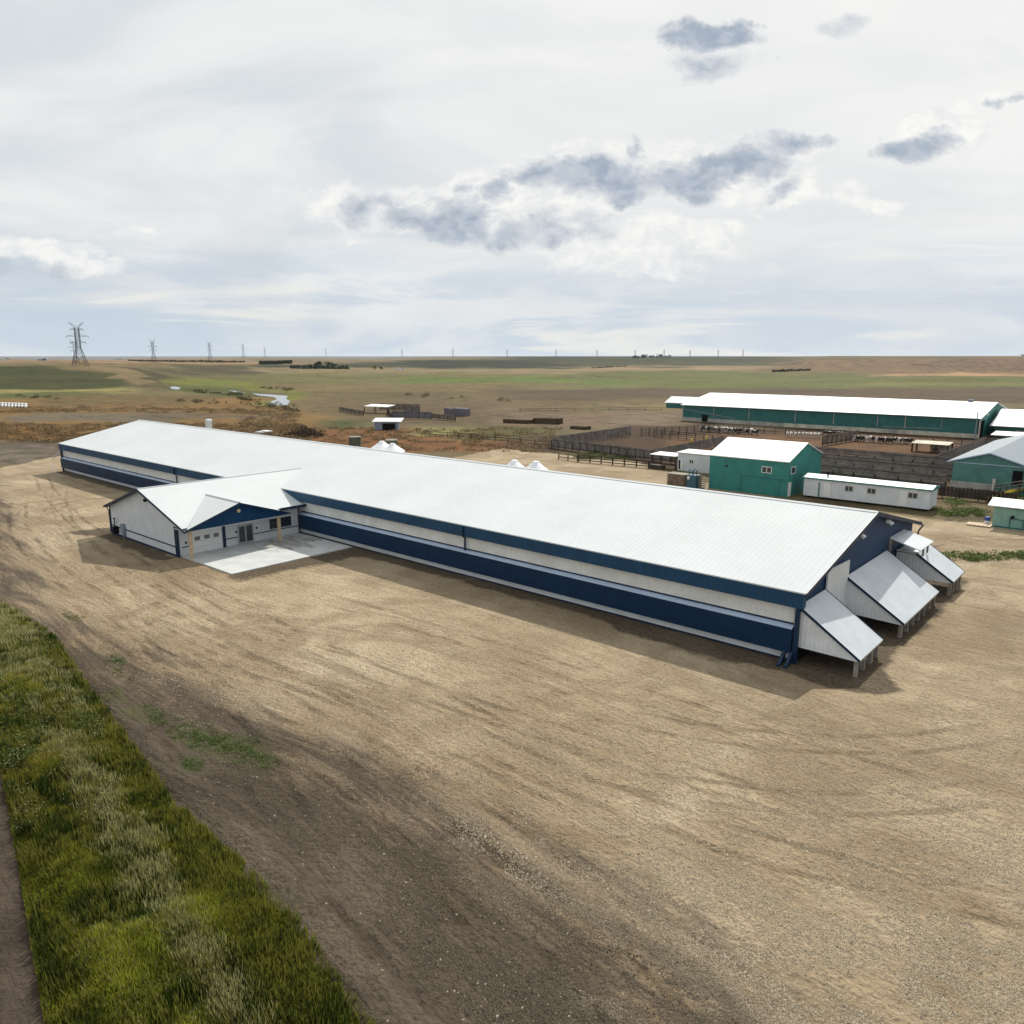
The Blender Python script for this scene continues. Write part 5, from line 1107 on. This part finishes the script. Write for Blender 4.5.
bs = np.concatenate([bs * jit, eb]); tip = np.concatenate([tip * jit, et]); jit = 1.0; U = np.concatenate([U, eU]); V = np.concatenate([V, eV]); hgt = np.concatenate([hgt, eh]); wid = np.concatenate([wid, ew]); gz_ = np.concatenate([gz_, eg])
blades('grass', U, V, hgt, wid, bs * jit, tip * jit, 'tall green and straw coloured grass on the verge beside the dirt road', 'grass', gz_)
# broadleaf weeds in the upper part of the verge + white blossom
def leafmass(name, places, label, cat, colA, colB, size, per, hfun):
    U = []; V = []; Z = []
    for (u_, v_, r_, h) in places:
        k = int(per * r_ * r_); a = rng.random(k) * 6.28; rr = np.sqrt(rng.random(k)) * r_
        U.append(u_ + rr * np.cos(a)); V.append(v_ + rr * np.sin(a)); Z.append(rng.random(k) ** .7 * h * np.sqrt(np.clip(1 - (rr / (r_ * 1.05)) ** 2, 0, 1)))
    U = np.concatenate(U); V = np.concatenate(V); Z = np.concatenate(Z); n = len(U)
    d = rng.normal(size=(n, 3)); d[:, 2] *= .6; d /= np.linalg.norm(d, axis=1)[:, None]; e = np.cross(d, rng.normal(size=(n, 3))); e /= np.linalg.norm(e, axis=1)[:, None]
    s = size * rng.uniform(.6, 1.4, n)[:, None]; c0 = np.stack([U, V, Z + hfun], 1)
    co = np.stack([c0 + d * s, c0 + e * s * .5, c0 - d * s, c0 - e * s * .5], 1).reshape(-1, 3); f = (np.arange(n)[:, None] * 4 + np.arange(4)).astype(np.int32)
    me = D.meshes.new(name); me.vertices.add(4 * n); me.vertices.foreach_set('co', co.ravel()); me.loops.add(4 * n); me.loops.foreach_set('vertex_index', f.ravel()); me.polygons.add(n)
    me.polygons.foreach_set('loop_start', np.arange(0, 4 * n, 4, dtype=np.int32)); me.polygons.foreach_set('loop_total', np.full(n, 4, np.int32)); me.update(calc_edges=True)
    fq = rng.random(n); cc = (mixc(colA, colB, fq) * rng.uniform(.7, 1.3, n)[:, None]); C4 = np.ones((n, 4, 4), np.float32); C4[:, :, :3] = cc[:, None, :]
    A_ = me.attributes.new('Col', 'FLOAT_COLOR', 'POINT'); A_.data.foreach_set('color', C4.ravel()); me.materials.append(M['foliage'])
    o = D.objects.new(name, me); col.objects.link(o); tag(o, label, cat, None, 'stuff'); return o
def scatter(box, n, r0, r1, h0, h1):
    out = []
    for _ in range(n):
        x = random.uniform(box[0], box[1]); y = random.uniform(box[2], box[3]); q = ground_at(x, y); r_ = random.uniform(r0, r1); out.append((q[0], q[1], r_, random.uniform(h0, h1)))
    return out
VA = [p for p in scatter((-60, 95, 610, 770), 170, .4, 1.0, .5, 1.2) if poly_sd(np.array([p[0]]), np.array([p[1]]), VERGE)[0] > .6]
leafmass('weeds', VA, 'leafy green weeds mixed into the upper end of the grass verge', 'weeds', (.05, .075, .012), (.14, .17, .035), .06, 420, 0.05)
VB = [p for p in scatter((-40, 130, 620, 830), 60, .4, .9, .7, 1.3) if poly_sd(np.array([p[0]]), np.array([p[1]]), VERGE)[0] > .6]
leafmass('blossom', VB, 'cream coloured weed blossom dotted over the upper verge', 'flowers', (.26, .24, .13), (.46, .43, .28), .035, 110, .3)
# tufts in the yard
tp = []
for (x, y, r_) in [(118, 660, .5), (112, 675, .6), (108, 688, .6), (114, 700, .6), (186, 732, .85), (147, 712, .6), (155, 722, .5), (205, 741, .5), (225, 744, .5), (243, 750, .7), (262, 760, .5), (190, 766, .4), (70, 618, .5), (18, 612, .6), (215, 870, .5), (245, 905, .6)]:
    q = ground_at(x, y)
    for _ in range(int(70 * r_)):
        tp.append((q[0] + random.gauss(0, r_ * 1.1), q[1] + random.gauss(0, r_ * .7), random.uniform(.10, .26), random.uniform(.06, .2)))
leafmass('weed_patch', tp, 'sparse green weed patches on the bare dark soil of the yard', 'weeds', (.05, .085, .018), (.12, .17, .04), .04, 520, .02)
# weeds by trailer, hut and corral
wp = scatter((938, 985, 509, 516), 45, .4, 1.0, .2, .6) + scatter((940, 1040, 554, 561), 60, .35, .8, .2, .6) + scatter((984, 1024, 496, 503), 25, .6, 1.2, .4, 1.1) + scatter((945, 970, 500, 506), 14, .4, .8, .3, .6)
leafmass('weeds', wp, 'bright green weeds between the trailer, the track and the green hut', 'weeds', (.06, .10, .02), (.14, .18, .045), .13, 110, .05)
wp = scatter((580, 690, 452, 459), 130, .8, 1.6, .3, .8) + scatter((800, 950, 470, 478), 40, .5, 1.2, .4, 1.2)
leafmass('weeds', wp, 'green weed strip between the dark rail fence and the corral fence', 'weeds', (.06, .085, .02), (.14, .15, .05), .16, 60, .05)
wp = scatter((-40, 300, 407, 413), 150, .8, 2.2, .4, 1.1) + scatter((-40, 300, 424, 442), 480, .8, 2.4, .3, .9) + scatter((240, 300, 409, 440), 150, .8, 2.4, .4, 1.2) + scatter((300, 560, 428, 452), 260, .7, 2.0, .3, .8)
wp = [p for p in wp if not (p[0] > -157 and 40 < p[1] < 92)]
leafmass('dry_weeds', wp, 'rusty brown dry weeds covering the waste ground behind the barn', 'weeds', (.09, .06, .028), (.27, .19, .095), .20, 26, .02)
sp = []
for (x0, y0, x1, y1, k) in ((190, 391, 252, 397, 30), (238, 399, 262, 403, 14), (155, 384, 200, 388, 10), (262, 388, 300, 392, 12), (180, 402, 300, 407, 16), (400, 395, 520, 402, 10), (0, 396, 60, 399, 8), (255, 404, 300, 412, 16)):
    for _ in range(k):
        f = random.random(); q = ground_at(x0 + (x1 - x0) * f, y0 + (y1 - y0) * f + random.uniform(-1, 1)); sp.append((q[0], q[1], random.uniform(.8, 2.2), random.uniform(.8, 2.2)))
leafmass('shrubs', sp, 'dark low shrubs dotted along the creek and over the plain', 'shrubs', (.035, .04, .018), (.11, .09, .04), .3, 22, .1)
# clods and loose stones on the yard
def clods():
    n = 420000
    px = rng.uniform(-60, 1084, n); py = 1090 - 470 * rng.random(n) ** 1.35
    a = (px - 512) / FPX; b_ = (512 - py) / FPX; yy = math.cos(PITCH) + b_ * math.sin(PITCH); zz = -math.sin(PITCH) + b_ * math.cos(PITCH); t_ = -H / zz
    x = a * t_; y = yy * t_; U, V = world_uv(x, y)
    cl_ = fbm(U / 3.5, V / 1.8, 3) * .6 + fbm(U / .7, V / .5, 2) * .4
    k = (poly_sd(U, V, VERGE) < -.3) & (poly_sd(U, V, ROAD) < -.2) & ~((V > 49.5) & (U > -160) & (U < -17)) & ~((U < -67) & (V > 34)) & ~((V > 46) & (U < -10)) & (rng.random(n) < sstep(cl_, .36, .58) * .95 + .05)
    U, V, px, py = U[k], V[k], px[k], py[k]; n = len(U); dk_ = sstep(poly_sd(U, V, DARK) + (fbm(U / 6, V / 2, 3) - .5) * 12, -3, 3)
    s_ = rng.uniform(.018, .05, n) * np.where(rng.random(n) < .04, 1.8, 1); th = rng.random(n) * 6.28
    c_, d_ = np.cos(th), np.sin(th); l1 = s_ * rng.uniform(.7, 1.4, n); l2 = s_ * rng.uniform(.6, 1.1, n); hh = s_ * rng.uniform(.6, 1.1, n); z = terrain(U, V)
    near_ = (1 - sstep(np.hypot(U, V), 60, 110)); iy = near_ * sstep(46 - V, 0, 6); z = z + iy * (fbm(U / 9, V / 1.6, 4) - .5) * .16
    P0 = np.stack([U, V, z], 1)
    def pt(a_, b__, h_): return P0 + np.stack([c_ * a_ * l1 - d_ * b__ * l2, d_ * a_ * l1 + c_ * b__ * l2, h_ * hh], 1)
    vs_ = np.stack([pt(1, 0, -.3), pt(0, 1, -.3), pt(-1, 0, -.3), pt(0, -1, -.3), pt(.35, .3, .8), pt(-.4, -.2, .9)], 1).reshape(-1, 3)
    F = np.array([(0, 1, 4), (1, 5, 4), (1, 2, 5), (2, 3, 5), (3, 4, 5), (3, 0, 4)]); f = (np.arange(n)[:, None, None] * 6 + F[None]).reshape(-1).astype(np.int32)
    me = D.meshes.new('soil_clods'); me.vertices.add(6 * n); me.vertices.foreach_set('co', vs_.ravel()); me.loops.add(18 * n); me.loops.foreach_set('vertex_index', f); me.polygons.add(6 * n)
    me.polygons.foreach_set('loop_start', np.arange(0, 18 * n, 3, dtype=np.int32)); me.polygons.foreach_set('loop_total', np.full(6 * n, 3, np.int32)); me.update(calc_edges=True)
    cc = mixc((.36, .305, .22), (.105, .085, .062), dk_) * rng.uniform(.6, 1.15, n)[:, None]; big = rng.random(n) < .008; cc[big] = np.array((.34, .30, .24))
    C4 = np.ones((n, 6, 4), np.float32); C4[:, :, :3] = cc[:, None, :]; A_ = me.attributes.new('Col', 'FLOAT_COLOR', 'POINT'); A_.data.foreach_set('color', C4.ravel())
    m, t, b = mat('clod_earth'); t.put(b.inputs['Base Color'], t.node('ShaderNodeAttribute', attribute_name='Col').outputs['Color']); b.inputs['Roughness'].default_value = .95; b.inputs['Specular IOR Level'].default_value = .1
    me.materials.append(m); o = D.objects.new('soil_clods', me); col.objects.link(o); tag(o, 'clods and loose stones lying over the gravel yard', 'stones', None, 'stuff'); print('clods', n)
clods()

# ------------------------------------------------------------------ haze
m = D.materials.new('haze_air'); m.use_nodes = True; t = NT(m.node_tree); t.n.clear()
pv = t.node('ShaderNodeVolumePrincipled'); pv.inputs['Color'].default_value = (.80, .88, 1, 1); pv.inputs['Density'].default_value = 1.7e-5; pv.inputs['Anisotropy'].default_value = .2
oo = t.node('ShaderNodeOutputMaterial'); t.l.new(pv.outputs[0], oo.inputs['Volume'])
hz = MB().box(-15500, 15500, -15500, 15500, -3, 62).build('haze', m); hz['kind'] = 'stuff'; hz['label'] = 'thin bluish air over the plain'; hz['category'] = 'haze'
